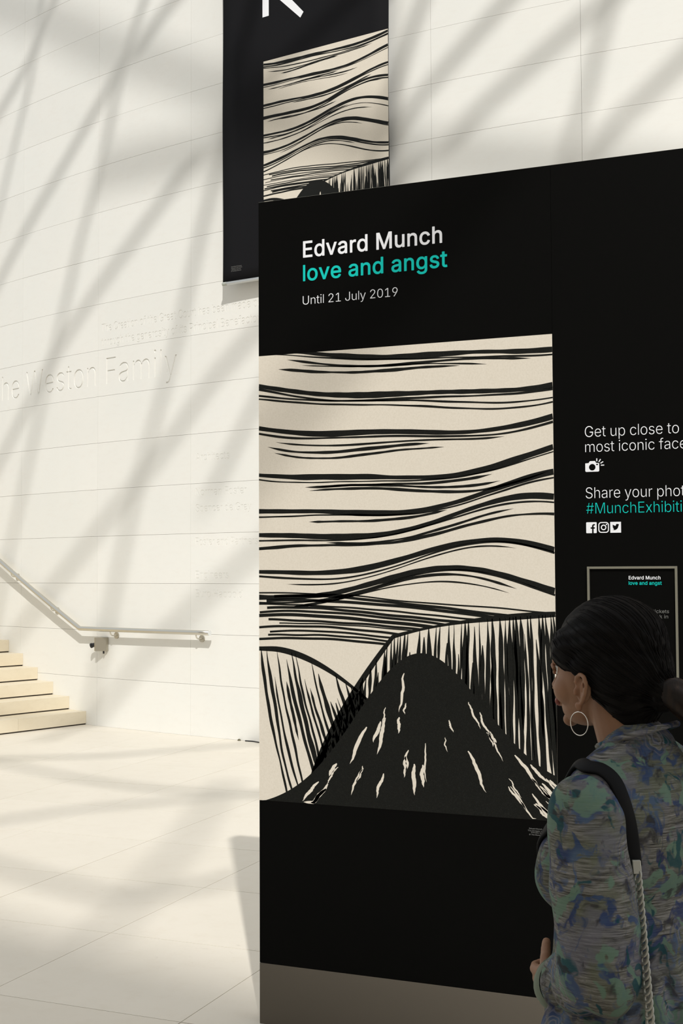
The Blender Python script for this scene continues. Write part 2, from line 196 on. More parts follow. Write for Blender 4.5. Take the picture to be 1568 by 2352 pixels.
G={'#':[440,[[(242,0),(326,509),(377,509),(294,0)],[(10,140),(19,192),(400,192),(391,140)],[(64,0),(147,509),(198,509),(115,0)],[(40,316),(49,368),(429,368),(421,316)]]],',':[188,[[(38,-119),(68,71),(137,71),(84,-119)]]],'0':[453,[[(227,-7),(191,-3),(158,7),(130,24),(105,48),(85,77),(69,113),(60,144),(53,178),(49,214),(48,254),(49,294),(53,330),(60,364),(69,395),(85,431),(106,461),(130,484),(159,502),(191,512),(227,516),(262,512),(295,502),(323,484),(348,461),(368,431),(384,395),(393,364),(400,330),(404,294),(405,254),(404,214),(400,178),(393,144),(384,113),(368,77),(348,48),(323,24),(295,7),(263,-3)],[(227,50),(250,52),(271,60),(290,74),(306,92),(320,116),(330,144),(338,176),(342,213),(344,254),(342,295),(338,332),(330,365),(320,393),(306,416),(290,435),(271,449),(250,457),(227,460),(203,457),(182,449),(163,435),(147,416),(134,393),(123,365),(115,332),(111,295),(109,254),(111,213),(115,176),(123,144),(134,116),(147,92),(163,74),(182,60),(203,52)]]],'1':[453,[[(76,0),(76,55),(391,55),(391,0)],[(276,509),(276,0),(212,0),(212,448),(209,448),(86,358),(86,427),(198,509)]]],'2':[453,[[(64,0),(64,47),(234,229),(282,282),(294,298),(303,312),(311,327),(318,348),(320,371),(317,397),(308,419),(293,436),(273,449),(258,455),(241,458),(224,460),(205,458),(188,454),(172,447),(153,433),(139,413),(132,398),(128,381),(127,362),(66,362),(68,391),(75,418),(86,442),(102,464),(121,482),(143,496),(168,507),(196,513),(225,516),(254,513),(281,507),(306,497),(328,482),(346,465),(361,445),(372,423),(379,398),(381,372),(380,354),(377,336),(371,318),(363,299),(351,280),(336,259),(267,180),(153,60),(153,57),(389,57),(389,0)]]],'5':[453,[[(221,-7),(192,-5),(165,1),(140,11),(118,25),(99,41),(83,60),(71,82),(63,105),(60,130),(122,130),(127,108),(138,89),(154,73),(173,60),(196,52),(221,50),(241,51),(259,56),(276,64),(291,75),(304,89),(314,104),(322,122),(326,141),(328,162),(326,183),(321,203),(314,221),(303,237),(290,251),(275,262),(257,270),(238,275),(218,277),(201,276),(184,273),(167,268),(145,258),(128,246),(67,253),(96,509),(366,509),(366,452),(151,452),(134,301),(136,301),(155,315),(178,325),(194,330),(212,333),(229,334),(252,332),(274,328),(294,321),(313,311),(330,299),(345,285),(358,269),(370,251),(379,231),(386,210),(390,187),(391,163),(388,132),(381,102),(369,76),(352,52),(332,32),(309,15),(282,3),(253,-4)]]],'8':[453,[[(226,-7),(193,-5),(163,1),(136,11),(111,25),(91,42),(74,62),(62,84),(54,109),(52,135),(53,156),(58,176),(65,195),(75,212),(87,228),(101,241),(117,252),(134,260),(153,265),(153,267),(129,276),(109,289),(93,308),(80,330),(73,354),(70,380),(73,405),(79,429),(90,450),(106,469),(124,485),(146,498),(170,508),(197,514),(226,516),(255,514),(282,508),(306,498),(328,485),(346,469),(361,450),(373,429),(379,405),(382,380),(379,354),(372,330),(359,308),(343,289),(323,276),(300,267),(300,265),(319,260),(335,252),(351,241),(365,228),(377,212),(387,195),(395,176),(399,156),(401,135),(398,109),(391,84),(378,62),(362,42),(341,25),(317,11),(289,1),(259,-5)],[(226,49),(248,50),(267,54),(285,60),(307,74),(323,91),(333,113),(337,139),(335,157),(330,173),(322,189),(312,202),(298,213),(283,223),(265,230),(247,234),(226,235),(206,234),(187,230),(169,223),(154,213),(140,202),(130,189),(122,173),(117,157),(115,139),(119,113),(129,91),(145,74),(167,60),(185,54),(205,50)],[(226,290),(252,292),(274,300),(293,313),(307,330),(316,351),(319,376),(316,399),(308,420),(294,437),(275,449),(252,457),(226,460),(208,459),(192,455),(177,449),(159,437),(145,420),(136,399),(133,376),(136,351),(145,330),(159,313),(178,300),(201,292)]]],'9':[453,[[(226,516),(256,513),(285,506),(310,494),(333,478),(352,458),(368,434),(380,408),(387,378),(389,347),(387,322),(382,296),(373,270),(359,240),(340,207),(315,168),(200,0),(130,0),(301,248),(307,248),(299,234),(287,221),(273,210),(257,202),(238,196),(218,195),(188,197),(161,203),(137,214),(116,229),(98,247),(83,269),(72,294),(66,321),(64,352),(66,382),(73,411),(85,436),(101,459),(120,479),(143,494),(168,506),(196,513)],[(226,460),(207,459),(190,454),(174,446),(160,435),(148,423),(138,407),(131,390),(127,372),(125,352),(127,331),(131,313),(138,295),(148,280),(160,268),(174,257),(190,250),(207,245),(226,243),(245,245),(263,249),(279,257),(293,267),(305,280),(314,295),(322,312),(326,330),(327,350),(326,371),(322,390),(314,407),(305,422),(293,435),(279,446),(263,454),(245,459)]]],'A':[480,[[(16,0),(201,509),(276,509),(463,0),(395,0),(287,302),(264,372),(232,478),(245,478),(213,371),(191,302),(85,0)],[(110,142),(110,199),(370,199),(370,142)]]],'B':[456,[[(60,0),(60,509),(241,509),(274,507),(304,501),(329,491),(350,477),(367,461),(381,442),(390,421),(396,398),(398,374),(397,353),(393,336),(387,320),(373,301),(356,286),(336,275),(315,267),(315,262),(331,260),(347,254),(363,245),(378,234),(391,220),(402,203),(411,184),(416,161),(418,136),(416,111),(410,88),(400,67),(386,48),(368,31),(344,18),(317,8),(284,2),(247,0)],[(125,57),(245,57),(281,60),(309,67),(330,80),(344,96),(353,115),(355,137),(352,161),(342,184),(333,197),(320,209),(306,218),(289,225),(269,229),(248,231),(125,231)],[(125,285),(238,285),(256,287),(273,290),(288,296),(308,309),(323,326),(333,348),(336,372),(333,393),(326,412),(313,429),(294,442),(270,449),(240,452),(125,452)]]],'C':[510,[[(267,-7),(235,-5),(205,1),(177,11),(150,25),(126,42),(104,63),(86,88),(70,115),(57,146),(48,179),(42,215),(40,254),(42,293),(48,329),(57,362),(70,393),(86,421),(104,445),(126,466),(150,484),(177,498),(205,508),(235,514),(267,516),(293,514),(317,511),(340,504),(362,496),(383,485),(402,471),(419,456),(435,438),(448,418),(459,397),(467,373),(473,348),(408,348),(401,373),(389,395),(375,413),(357,428),(337,440),(315,449),(292,454),(267,456),(237,453),(209,445),(184,432),(161,414),(141,391),(125,364),(113,332),(106,295),(103,254),(106,213),(113,177),(125,145),(141,117),(161,94),(184,76),(210,63),(237,56),(267,53),(292,55),(315,60),(337,69),(357,81),(375,96),(389,114),(401,136),(408,160),(473,160),(467,135),(459,112),(448,91),(435,71),(420,53),(402,38),(383,24),(363,13),(341,5),(317,-2),(293,-6)]]],'E':[419,[[(60,0),(60,509),(372,509),(372,452),(125,452),(125,286),(355,286),(355,229),(125,229),(125,57),(375,57),(375,0)]]],'F':[410,[[(60,0),(60,509),(369,509),(369,452),(125,452),(125,278),(346,278),(346,221),(125,221),(125,0)]]],'G':[520,[[(269,-7),(236,-5),(205,1),(176,11),(149,25),(125,43),(104,64),(85,88),(69,116),(57,146),(47,179),(42,215),(40,254),(42,293),(47,329),(57,362),(69,393),(85,421),(103,445),(125,466),(149,484),(175,498),(203,508),(233,514),(265,516),(291,514),(316,510),(340,504),(363,494),(384,483),(403,469),(421,453),(436,436),(449,416),(460,395),(468,373),(474,349),(408,349),(399,372),(387,393),(373,411),(356,427),(337,439),(315,448),(300,453),(283,455),(265,456),(236,453),(209,445),(183,432),(160,414),(141,392),(125,364),(113,332),(106,295),(103,254),(106,213),(113,177),(125,145),(141,117),(161,95),(184,76),(210,63),(238,56),(269,53),(296,55),(322,61),(345,71),(365,85),(382,102),(396,123),(407,147),(413,173),(415,202),(434,199),(283,199),(283,256),(478,256),(478,200),(475,160),(466,124),(451,91),(431,62),(406,38),(377,19),(344,5),(308,-4)]]],'H':[517,[[(60,0),(60,509),(125,509),(125,289),(392,289),(392,509),(457,509),(457,0),(392,0),(392,232),(125,232),(125,0)]]],'J':[396,[[(185,-7),(143,-2),(106,11),(75,33),(57,55),(44,81),(36,111),(33,145),(33,173),(98,173),(98,145),(100,117),(108,93),(122,74),(139,61),(160,53),(185,50),(209,53),(230,61),(248,74),(261,93),(269,117),(272,145),(272,509),(336,509),(336,145),(334,111),(326,81),(313,55),(294,33),(263,11),(227,-2)]]],'K':[467,[[(104,145),(104,216),(139,261),(174,303),(212,344),(364,509),(448,509),(231,276),(228,276)],[(60,0),(60,509),(125,509),(125,334),(124,225),(125,193),(125,0)],[(372,0),(188,259),(228,309),(449,0)]]],'L':[393,[[(60,0),(60,509),(125,509),(125,57),(361,57),(361,0)]]],'M':[628,[[(60,0),(60,509),(152,509),(277,187),(287,159),(299,123),(311,84),(322,49),(307,49),(318,83),(330,121),(342,158),(352,187),(476,509),(568,509),(568,0),(504,0),(504,291),(504,327),(505,369),(506,413),(507,457),(513,457),(498,409),(482,363),(467,322),(456,291),(342,0),(286,0),(170,291),(159,321),(145,361),(129,408),(112,457),(119,457),(120,416),(121,372),(122,328),(122,291),(122,0)]]],'N':[523,[[(60,0),(60,509),(136,509),(343,183),(363,151),(388,107),(414,55),(405,54),(401,108),(399,157),(399,195),(399,509),(463,509),(463,0),(387,0),(202,290),(177,331),(148,381),(108,452),(119,454),(122,384),(124,328),(125,291),(125,0)]]],'P':[445,[[(60,0),(60,509),(235,509),(272,506),(305,499),(332,487),(356,471),(375,452),(390,430),(400,404),(407,377),(409,348),(407,318),(400,291),(390,265),(375,243),(356,223),(332,207),(305,195),(272,188),(235,186),(109,186),(109,242),(233,242),(257,244),(279,248),(297,256),(312,266),(324,279),(333,294),(339,310),(343,328),(344,348),(343,367),(339,385),(333,402),(324,416),(312,428),(297,439),(279,446),(257,451),(232,452),(125,452),(125,0)]]],'R':[449,[[(60,0),(60,509),(236,509),(273,506),(305,500),(333,489),(356,473),(376,455),(390,433),(401,408),(407,381),(409,352),(407,323),(401,296),(390,271),(376,250),(356,232),(333,217),(305,206),(273,200),(236,198),(96,198),(96,255),(234,255),(258,256),(280,260),(298,267),(319,281),(334,300),(340,316),(344,333),(345,352),(344,371),(340,389),(334,405),(325,419),(313,430),(298,440),(279,446),(258,451),(233,452),(125,452),(125,0)],[(353,0),(230,229),(303,229),(428,0)]]],'S':[447,[[(224,-9),(188,-7),(156,-1),(128,9),(102,23),(81,40),(64,60),(51,83),(42,109),(38,137),(104,137),(108,118),(114,102),(123,88),(136,76),(150,66),(166,59),(185,53),(204,50),(224,49),(246,50),(267,54),(286,60),(303,69),(317,79),(329,92),(338,106),(344,122),(346,139),(342,161),(332,179),(316,193),(296,205),(245,222),(184,239),(145,253),(112,269),(86,289),(67,313),(56,341),(52,372),(54,400),(62,425),(75,448),(92,468),(113,484),(138,498),(165,508),(195,514),(227,516),(259,514),(289,508),(316,498),(340,484),(360,468),(377,449),(390,427),(398,403),(401,378),(337,378),(332,402),(320,421),(302,437),(280,449),(254,456),(225,459),(204,457),(185,454),(167,448),(145,435),(129,418),(118,398),(115,376),(119,352),(131,334),(148,319),(169,308),(212,293),(264,279),(312,264),(328,256),(344,248),(359,238),(372,226),(384,213),(395,198),(402,180),(407,161),(408,139),(406,112),(399,87),(386,64),(370,43),(349,25),(323,11),(294,0),(261,-7)]]],'T':[449,[[(32,452),(32,509),(417,509),(417,452),(257,452),(257,0),(193,0),(193,452)]]],'U':[517,[[(259,-8),(220,-6),(186,2),(154,15),(126,33),(103,55),(85,80),(71,108),(63,140),(60,173),(60,509),(124,509),(124,178),(126,155),(132,133),(141,113),(153,95),(169,80),(187,68),(208,59),(232,53),(259,52),(285,53),(309,59),(331,68),(349,80),(364,95),(377,113),(385,133),(391,155),(393,178),(393,509),(457,509),(457,173),(454,140),(446,108),(433,80),(414,55),(391,33),(363,15),(332,2),(297,-6)]]],'W':[686,[[(155,0),(16,509),(82,509),(163,196),(175,145),(187,94),(197,40),(189,40),(200,94),(211,145),(224,196),(306,509),(380,509),(462,196),(474,145),(486,94),(497,40),(488,40),(499,94),(510,145),(523,196),(603,509),(670,509),(530,0),(455,0),(368,323),(351,391),(336,475),(350,475),(335,395),(318,323),(230,0)]]],'a':[389,[[(160,-9),(137,-7),(115,-3),(94,5),(76,15),(60,29),(48,45),(38,63),(32,84),(30,108),(32,128),(36,146),(43,161),(58,179),(78,193),(92,200),(108,206),(125,211),(178,220),(234,227),(252,230),(265,235),(273,243),(276,255),(276,257),(273,279),(267,297),(256,311),(240,322),(220,329),(196,331),(171,329),(149,322),(132,313),(118,301),(107,288),(100,274),(41,291),(51,313),(64,331),(79,346),(95,358),(114,368),(133,375),(153,380),(173,383),(194,384),(239,379),(255,375),(271,369),(286,360),(300,350),(312,336),(322,320),(330,301),(335,278),(337,251),(337,0),(277,0),(277,52),(272,52),(252,25),(236,12),(215,1),(199,-4),(181,-7)],[(170,45),(192,47),(211,51),(228,59),(248,74),(263,93),(272,115),(276,138),(276,190),(259,182),(231,176),(200,171),(175,168),(134,159),(117,150),(103,139),(95,124),(92,105),(94,87),(102,72),(114,61),(130,52),(149,47)]]],'b':[424,[[(229,-8),(208,-7),(189,-3),(172,4),(153,17),(138,31),(118,59),(112,59),(112,0),(53,0),(53,509),(114,509),(114,319),(118,319),(137,346),(152,360),(171,373),(188,379),(207,383),(229,384),(259,382),(287,374),(313,361),(335,342),(354,320),(370,293),(381,261),(388,227),(390,189),(388,151),(381,116),(370,84),(355,57),(336,34),(313,16),(288,3),(260,-6)],[(220,47),(242,49),(262,55),(279,66),(294,80),(306,97),(316,117),(323,139),(327,163),(328,189),(327,215),(323,239),(316,261),(307,281),(295,298),(280,311),(262,322),(243,328),(220,330),(198,328),(178,322),(161,312),(147,299),(134,282),(125,263),(118,241),(114,216),(113,189),(114,162),(118,138),(125,115),(135,95),(147,78),(162,65),(179,55),(198,49)]]],'c':[396,[[(207,-8),(174,-5),(144,3),(117,16),(93,35),(72,58),(56,85),(44,116),(37,150),(34,187),(37,225),(44,260),(56,291),(72,318),(93,341),(117,360),(144,374),(174,382),(207,384),(226,384),(243,381),(260,377),(284,368),(305,356),(324,341),(340,322),(349,308),(356,293),(362,277),(303,262),(290,289),(270,311),(242,325),(207,330),(184,328),(163,321),(145,310),(130,296),(118,278),(108,258),(102,236),(98,212),(96,187),(98,163),(102,139),(108,117),(118,97),(130,80),(145,66),(163,55),(184,49),(207,46),(243,52),(271,66),(292,89),(304,117),(363,102),(357,86),(350,70),(341,56),(325,37),(306,21),(292,12),(277,5),(261,-1),(244,-5),(226,-7)]]],'d':[424,[[(195,-8),(165,-6),(137,3),(111,16),(89,34),(70,57),(55,84),(43,116),(36,151),(34,189),(36,227),(43,261),(55,293),(70,320),(89,342),(112,361),(137,374),(165,382),(196,384),(218,383),(237,379),(253,373),(272,360),(287,346),(306,319),(311,319),(311,509),(372,509),(372,0),(313,0),(313,59),(307,59),(287,31),(272,17),(252,4),(236,-3),(217,-7)],[(205,47),(226,49),(246,55),(263,65),(278,78),(290,95),(299,115),(306,138),(310,162),(312,189),(310,216),(306,241),(300,263),(290,282),(278,299),(263,312),(246,322),(227,328),(205,330),(182,328),(162,322),(145,311),(130,298),(118,281),(108,261),(102,239),(98,215),(96,189),(98,163),(102,139),(109,117),(118,97),(130,80),(145,66),(162,55),(182,49)]]],'e':[404,[[(212,-8),(177,-5),(145,3),(117,16),(92,35),(72,58),(56,85),(44,116),(37,150),(34,187),(36,224),(44,258),(55,290),(71,317),(91,340),(115,359),(142,373),(172,382),(205,384),(226,383),(246,380),(266,374),(285,366),(303,355),(319,341),(334,324),(347,305),(357,282),(365,256),(370,227),(371,194),(371,169),(75,169),(75,221),(338,221),(310,202),(308,226),(304,248),(298,269),(288,286),(277,301),(263,314),(246,323),(227,328),(205,330),(183,328),(164,323),(146,313),(131,301),(119,286),(109,270),(102,251),(97,231),(96,211),(96,178),(98,151),(102,127),(110,106),(121,88),(135,73),(151,61),(169,53),(190,48),(212,46),(234,48),(254,53),(271,61),(285,73),(297,88),(306,105),(365,91),(358,72),(348,55),(335,39),(320,26),(302,14),(283,4),(261,-3),(237,-7)]]],'f':[254,[[(228,379),(228,327),(6,327),(6,379)],[(81,0),(81,432),(82,452),(87,470),(96,486),(107,499),(120,510),(135,519),(152,525),(169,529),(187,530),(222,527),(243,521),(227,468),(215,472),(195,474),(171,470),(154,460),(145,443),(142,419),(142,0)]]],'g':[425,[[(207,-151),(180,-149),(156,-146),(134,-140),(114,-132),(97,-122),(82,-110),(70,-97),(59,-84),(51,-69),(101,-41),(122,-66),(136,-78),(154,-88),(169,-93),(187,-96),(207,-97),(236,-95),(261,-87),(282,-75),(298,-58),(308,-34),(311,-6),(311,68),(306,68),(287,41),(272,28),(252,16),(236,10),(217,6),(195,5),(165,7),(138,14),(113,27),(90,43),(71,65),(55,90),(43,120),(36,154),(34,191),(36,229),(43,263),(55,293),(71,320),(90,342),(112,361),(138,374),(166,382),(196,384),(218,383),(237,379),(253,373),(273,360),(288,346),(308,319),(313,319),(313,379),(372,379),(372,-9),(370,-40),(363,-67),(350,-90),(334,-109),(314,-124),(291,-136),(265,-144),(237,-149)],[(205,59),(227,61),(246,66),(264,75),(278,87),(290,103),(300,121),(307,142),(311,166),(312,193),(311,219),(307,242),(300,264),(291,283),(279,299),(264,312),(247,322),(227,328),(205,330),(182,328),(163,322),(145,312),(130,298),(118,282),(109,262),(102,241),(98,218),(96,193),(98,167),(102,144),(109,123),(118,104),(131,88),(145,76),(163,66),(183,61)]]],'h':[410,[[(114,227),(114,0),(53,0),(53,509),(114,509),(114,287),(102,287),(116,319),(132,344),(152,362),(175,374),(200,382),(227,384),(252,383),(275,377),(295,369),(313,356),(328,340),(341,321),(350,298),(355,271),(357,240),(357,0),(296,0),(296,235),(293,263),(286,286),(273,304),(256,318),(235,326),(210,329),(192,328),(176,324),(161,317),(141,303),(126,283),(119,266),(115,248)]]],'i':[167,[[(53,0),(53,379),(114,379),(114,0)],[(84,443),(67,446),(54,455),(44,468),(41,483),(44,499),(54,512),(67,521),(84,524),(100,521),(114,512),(123,499),(126,483),(123,468),(114,455),(100,446)]]],'k':[381,[[(110,137),(110,212),(121,212),(284,379),(360,379),(184,199),(177,199)],[(53,0),(53,509),(114,509),(114,0)],[(294,0),(148,186),(191,229),(372,0)]]],'l':[189,[[(139,-2),(112,0),(91,8),(74,20),(62,37),(55,59),(53,84),(53,509),(114,509),(114,99),(115,77),(120,62),(130,54),(146,52),(160,53),(170,54),(181,3),(162,-1)]]],'m':[610,[[(53,0),(53,379),(112,379),(112,295),(108,295),(114,314),(122,331),(132,346),(151,363),(172,376),(195,384),(219,386),(245,383),(268,375),(287,361),(303,342),(314,320),(321,295),(312,295),(318,312),(326,329),(337,343),(350,356),(364,366),(381,375),(398,381),(417,385),(437,386),(458,385),(478,380),(497,372),(514,361),(529,346),(541,328),(550,307),(555,283),(557,255),(557,0),(496,0),(496,254),(493,279),(485,298),(473,313),(456,323),(438,329),(419,330),(395,328),(374,320),(358,307),(345,290),(338,270),(335,247),(335,0),(274,0),(274,260),(272,280),(265,297),(253,311),(238,322),(220,328),(199,330),(178,328),(158,320),(140,307),(126,289),(119,274),(115,257),(114,238),(114,0)]]],'n':[410,[[(114,227),(114,0),(53,0),(53,379),(112,379),(112,287),(102,287),(116,319),(132,344),(152,362),(175,374),(200,382),(227,384),(252,383),(275,377),(295,369),(313,356),(328,340),(341,321),(350,298),(355,271),(357,240),(357,0),(296,0),(296,235),(293,263),(286,286),(273,304),(256,318),(235,326),(210,329),(192,328),(176,324),(161,317),(141,303),(126,283),(119,266),(115,248)]]],'o':[415,[[(207,-8),(174,-5),(144,3),(117,16),(93,35),(72,58),(56,85),(44,116),(37,150),(34,187),(37,225),(44,260),(56,291),(72,318),(93,341),(117,360),(144,374),(174,382),(207,384),(241,382),(271,374),(299,360),(323,341),(343,318),(359,291),(371,260),(379,225),(381,187),(379,150),(371,116),(359,85),(343,58),(323,35),(299,16),(271,3),(241,-5)],[(207,46),(231,49),(252,55),(270,66),(285,80),(298,97),(307,117),(314,139),(318,163),(319,187),(318,212),(314,236),(307,258),(298,278),(285,296),(270,310),(252,321),(231,328),(207,330),(184,328),(163,321),(145,310),(130,296),(118,278),(108,258),(102,236),(98,212),(96,187),(98,163),(102,139),(108,117),(118,97),(130,80),(145,66),(163,55),(184,49)]]],'p':[424,[[(53,-143),(53,379),(112,379),(112,319),(118,319),(137,346),(152,360),(171,373),(188,379),(207,383),(229,384),(259,382),(287,374),(313,361),(335,342),(354,320),(370,293),(381,261),(388,227),(390,189),(388,151),(381,116),(370,84),(355,57),(336,34),(313,16),(288,3),(260,-6),(229,-8),(208,-7),(189,-3),(173,4),(153,17),(138,31),(118,59),(114,59),(114,-143)],[(220,47),(242,49),(262,55),(279,66),(294,80),(306,97),(316,117),(323,139),(327,163),(328,189),(327,215),(323,239),(316,261),(307,281),(295,298),(280,311),(262,322),(243,328),(220,330),(198,328),(178,322),(161,312),(147,299),(134,282),(125,263),(118,241),(114,216),(113,189),(114,162),(118,138),(125,115),(135,95),(147,78),(162,65),(179,55),(198,49)]]],'r':[259,[[(53,0),(53,379),(112,379),(112,321),(115,321),(124,339),(137,354),(152,367),(171,377),(191,383),(213,385),(229,384),(243,384),(243,322),(230,324),(207,326),(182,323),(159,315),(140,301),(126,284),(117,262),(114,237),(114,0)]]],'s':[365,[[(182,-8),(157,-7),(133,-3),(112,3),(93,12),(76,24),(62,38),(50,54),(41,73),(36,94),(94,107),(101,87),(111,72),(124,60),(141,52),(160,47),(181,45),(206,47),(227,53),(244,62),(262,81),(268,103),(265,121),(254,136),(237,147),(212,155),(149,170),(118,180),(92,192),(72,208),(58,227),(50,249),(47,274),(49,295),(55,314),(65,332),(79,347),(95,360),(115,370),(137,378),(161,383),(187,384),(212,383),(234,379),(254,372),(271,363),(286,352),(299,339),(309,324),(318,308),(324,290),(268,277),(258,298),(243,316),(228,325),(210,331),(187,333),(166,331),(147,326),(131,317),(114,299),(109,277),(112,258),(124,243),(136,235),(152,229),(172,223),(229,209),(261,200),(287,187),(306,171),(320,153),(328,131),(331,107),(329,85),(323,65),(312,47),(298,31),(281,18),(260,6),(236,-2),(210,-7)]]],'t':[227,[[(204,379),(204,327),(6,327),(6,379)],[(65,471),(126,471),(126,98),(128,76),(136,61),(150,53),(170,50),(185,51),(202,54),(213,2),(192,-3),(168,-4),(138,-1),(113,7),(92,21),(77,41),(68,64),(65,93)]]],'u':[410,[[(182,-5),(158,-3),(135,2),(115,11),(97,23),(82,39),(69,59),(60,82),(54,109),(53,139),(53,379),(114,379),(114,144),(116,117),(124,94),(137,75),(154,61),(175,53),(200,50),(218,51),(234,55),(249,62),(268,77),(283,97),(290,113),(295,132),(296,153),(296,379),(357,379),(357,0),(298,0),(298,92),(307,92),(294,60),(277,35),(257,17),(234,5),(209,-3)]]],'v':[389,[[(163,0),(17,379),(84,379),(165,155),(187,87),(206,21),(184,21),(203,87),(224,155),(305,379),(371,379),(226,0)]]],'w':[567,[[(138,0),(23,379),(87,379),(133,214),(154,137),(175,41),(165,41),(186,135),(206,214),(252,379),(316,379),(362,214),(382,136),(402,41),(391,41),(413,135),(434,214),(480,379),(545,379),(429,0),(368,0),(319,172),(305,225),(291,280),(277,338),(291,338),(277,280),(263,225),(248,172),(199,0)]]],'x':[379,[[(21,0),(171,218),(171,171),(29,379),(100,379),(147,306),(179,253),(207,206),(175,206),(202,253),(233,306),(282,379),(352,379),(209,169),(209,214),(358,0),(287,0),(231,85),(200,136),(173,182),(205,182),(178,136),(148,85),(91,0)]]],'y':[389,[[(47,-139),(61,-86),(71,-87),(88,-90),(104,-89),(118,-84),(130,-74),(141,-58),(151,-36),(163,-1),(17,379),(84,379),(165,155),(187,87),(206,21),(184,21),(202,87),(224,155),(305,379),(371,379),(204,-58),(196,-77),(187,-93),(177,-107),(159,-124),(139,-136),(117,-143),(91,-145),(65,-143)]]],'\xa9':[637,[[(173,254),(176,280),(182,305),(193,328),(208,349),(226,367),(247,382),(270,393),(295,399),(321,402),(344,400),(366,395),(386,386),(405,375),(422,361),(436,345),(447,327),(455,307),(460,286),(400,286),(395,302),(385,316),(372,328),(357,337),(339,342),(321,344),(297,341),(276,332),(257,318),(243,299),(234,278),(231,254),(234,230),(243,209),(257,191),(276,177),(297,168),(321,165),(339,166),(355,172),(370,181),(386,199),(395,223),(455,223),(450,201),(443,181),(432,163),(418,147),(403,133),(385,122),(365,113),(344,108),(321,107),(295,109),(270,115),(247,126),(226,141),(208,159),(193,180),(182,203),(176,228)],[(318,-8),(283,-6),(249,1),(216,12),(186,28),(158,47),(133,69),(110,94),(92,122),(76,153),(65,185),(58,219),(56,254),(58,290),(65,324),(76,356),(92,386),(110,414),(133,440),(158,462),(186,481),(216,496),(249,508),(283,514),(318,517),(354,514),(388,508),(420,496),(450,481),(478,462),(504,440),(526,414),(545,386),(560,356),(571,324),(578,290),(580,254),(578,219),(571,185),(560,153),(545,122),(526,94),(504,69),(478,47),(450,28),(420,12),(388,1),(354,-6)],[(318,51),(346,53),(372,58),(397,67),(421,79),(442,93),(462,111),(479,131),(494,152),(506,176),(514,201),(520,227),(521,254),(520,282),(514,308),(506,333),(494,357),(479,378),(462,398),(442,415),(421,430),(397,442),(372,451),(346,456),(318,457),(291,456),(265,451),(240,442),(216,430),(194,415),(175,398),(158,378),(143,357),(131,333),(122,308),(117,282),(115,254),(117,227),(122,201),(131,176),(143,152),(158,131),(175,111),(194,93),(216,79),(240,67),(265,58),(291,53)]]]}
# ------------------------------------------------------------------ lettering
G['l'] = [150, [[(48, 0), (48, 509), (104, 509), (104, 0)]]]
def text_groups(body, sx=1.0, track=0.0):
    x = 0.0; out = []
    for c in body:
        if c == ' ': x += .19 * sx + track; continue
        adv, cs = G[c]; out.append([[((x + px / 1000 * sx), py / 1000) for px, py in r] for r in cs]); x += adv / 1000 * sx + track
    return out
def text_polys(body, sx=1.0, track=0.0):
    x = 0.0; out = []; 
    for c in body:
        if c == ' ': x += .19 * sx + track; continue
        adv, cs = G[c]
        for r in cs: out.append([((x + px / 1000 * sx), py / 1000) for px, py in r])
        x += adv / 1000 * sx + track
    return out, x
def extent(body, sx=1.0, track=0.0):
    ps, _ = text_polys(body, sx, track); xs = [p[0] for q in ps for p in q]; return min(xs), max(xs)
def grow(g_, off):
    if not off: return g_
    def area(q): return sum(a[0]*b[1] - b[0]*a[1] for a, b in zip(q, q[1:] + q[:1]))
    sgn = 1 if area(max(g_, key=lambda q: abs(area(q)))) > 0 else -1; out = []
    for q in g_:
        n = len(q); o = []
        for i in range(n):
            a, b, c = Vector(q[i-1]), Vector(q[i]), Vector(q[(i+1) % n]); d1, d2 = (b-a), (c-b)
            if d1.length < 1e-9 or d2.length < 1e-9: o.append(q[i]); continue
            d1.normalize(); d2.normalize(); n1, n2 = Vector((d1.y, -d1.x)), Vector((d2.y, -d2.x)); m_ = n1 + n2
            if m_.length < .2: m_ = n1
            m_.normalize(); k = min(1.5, 1 / max(.3, m_.dot(n1))); p = b + m_ * (off * sgn * k); o.append((p.x, p.y))
        out.append(o)
    return out
def parea(q): return sum(a[0]*b[1] - b[0]*a[1] for a, b in zip(q, q[1:] + q[:1])) / 2
def inside(p, q):
    c = False
    for (x0, y0), (x1, y1) in zip(q, q[1:] + q[:1]):
        if (y0 > p[1]) != (y1 > p[1]) and p[0] < (x1 - x0) * (p[1] - y0) / (y1 - y0) + x0: c = not c
    return c
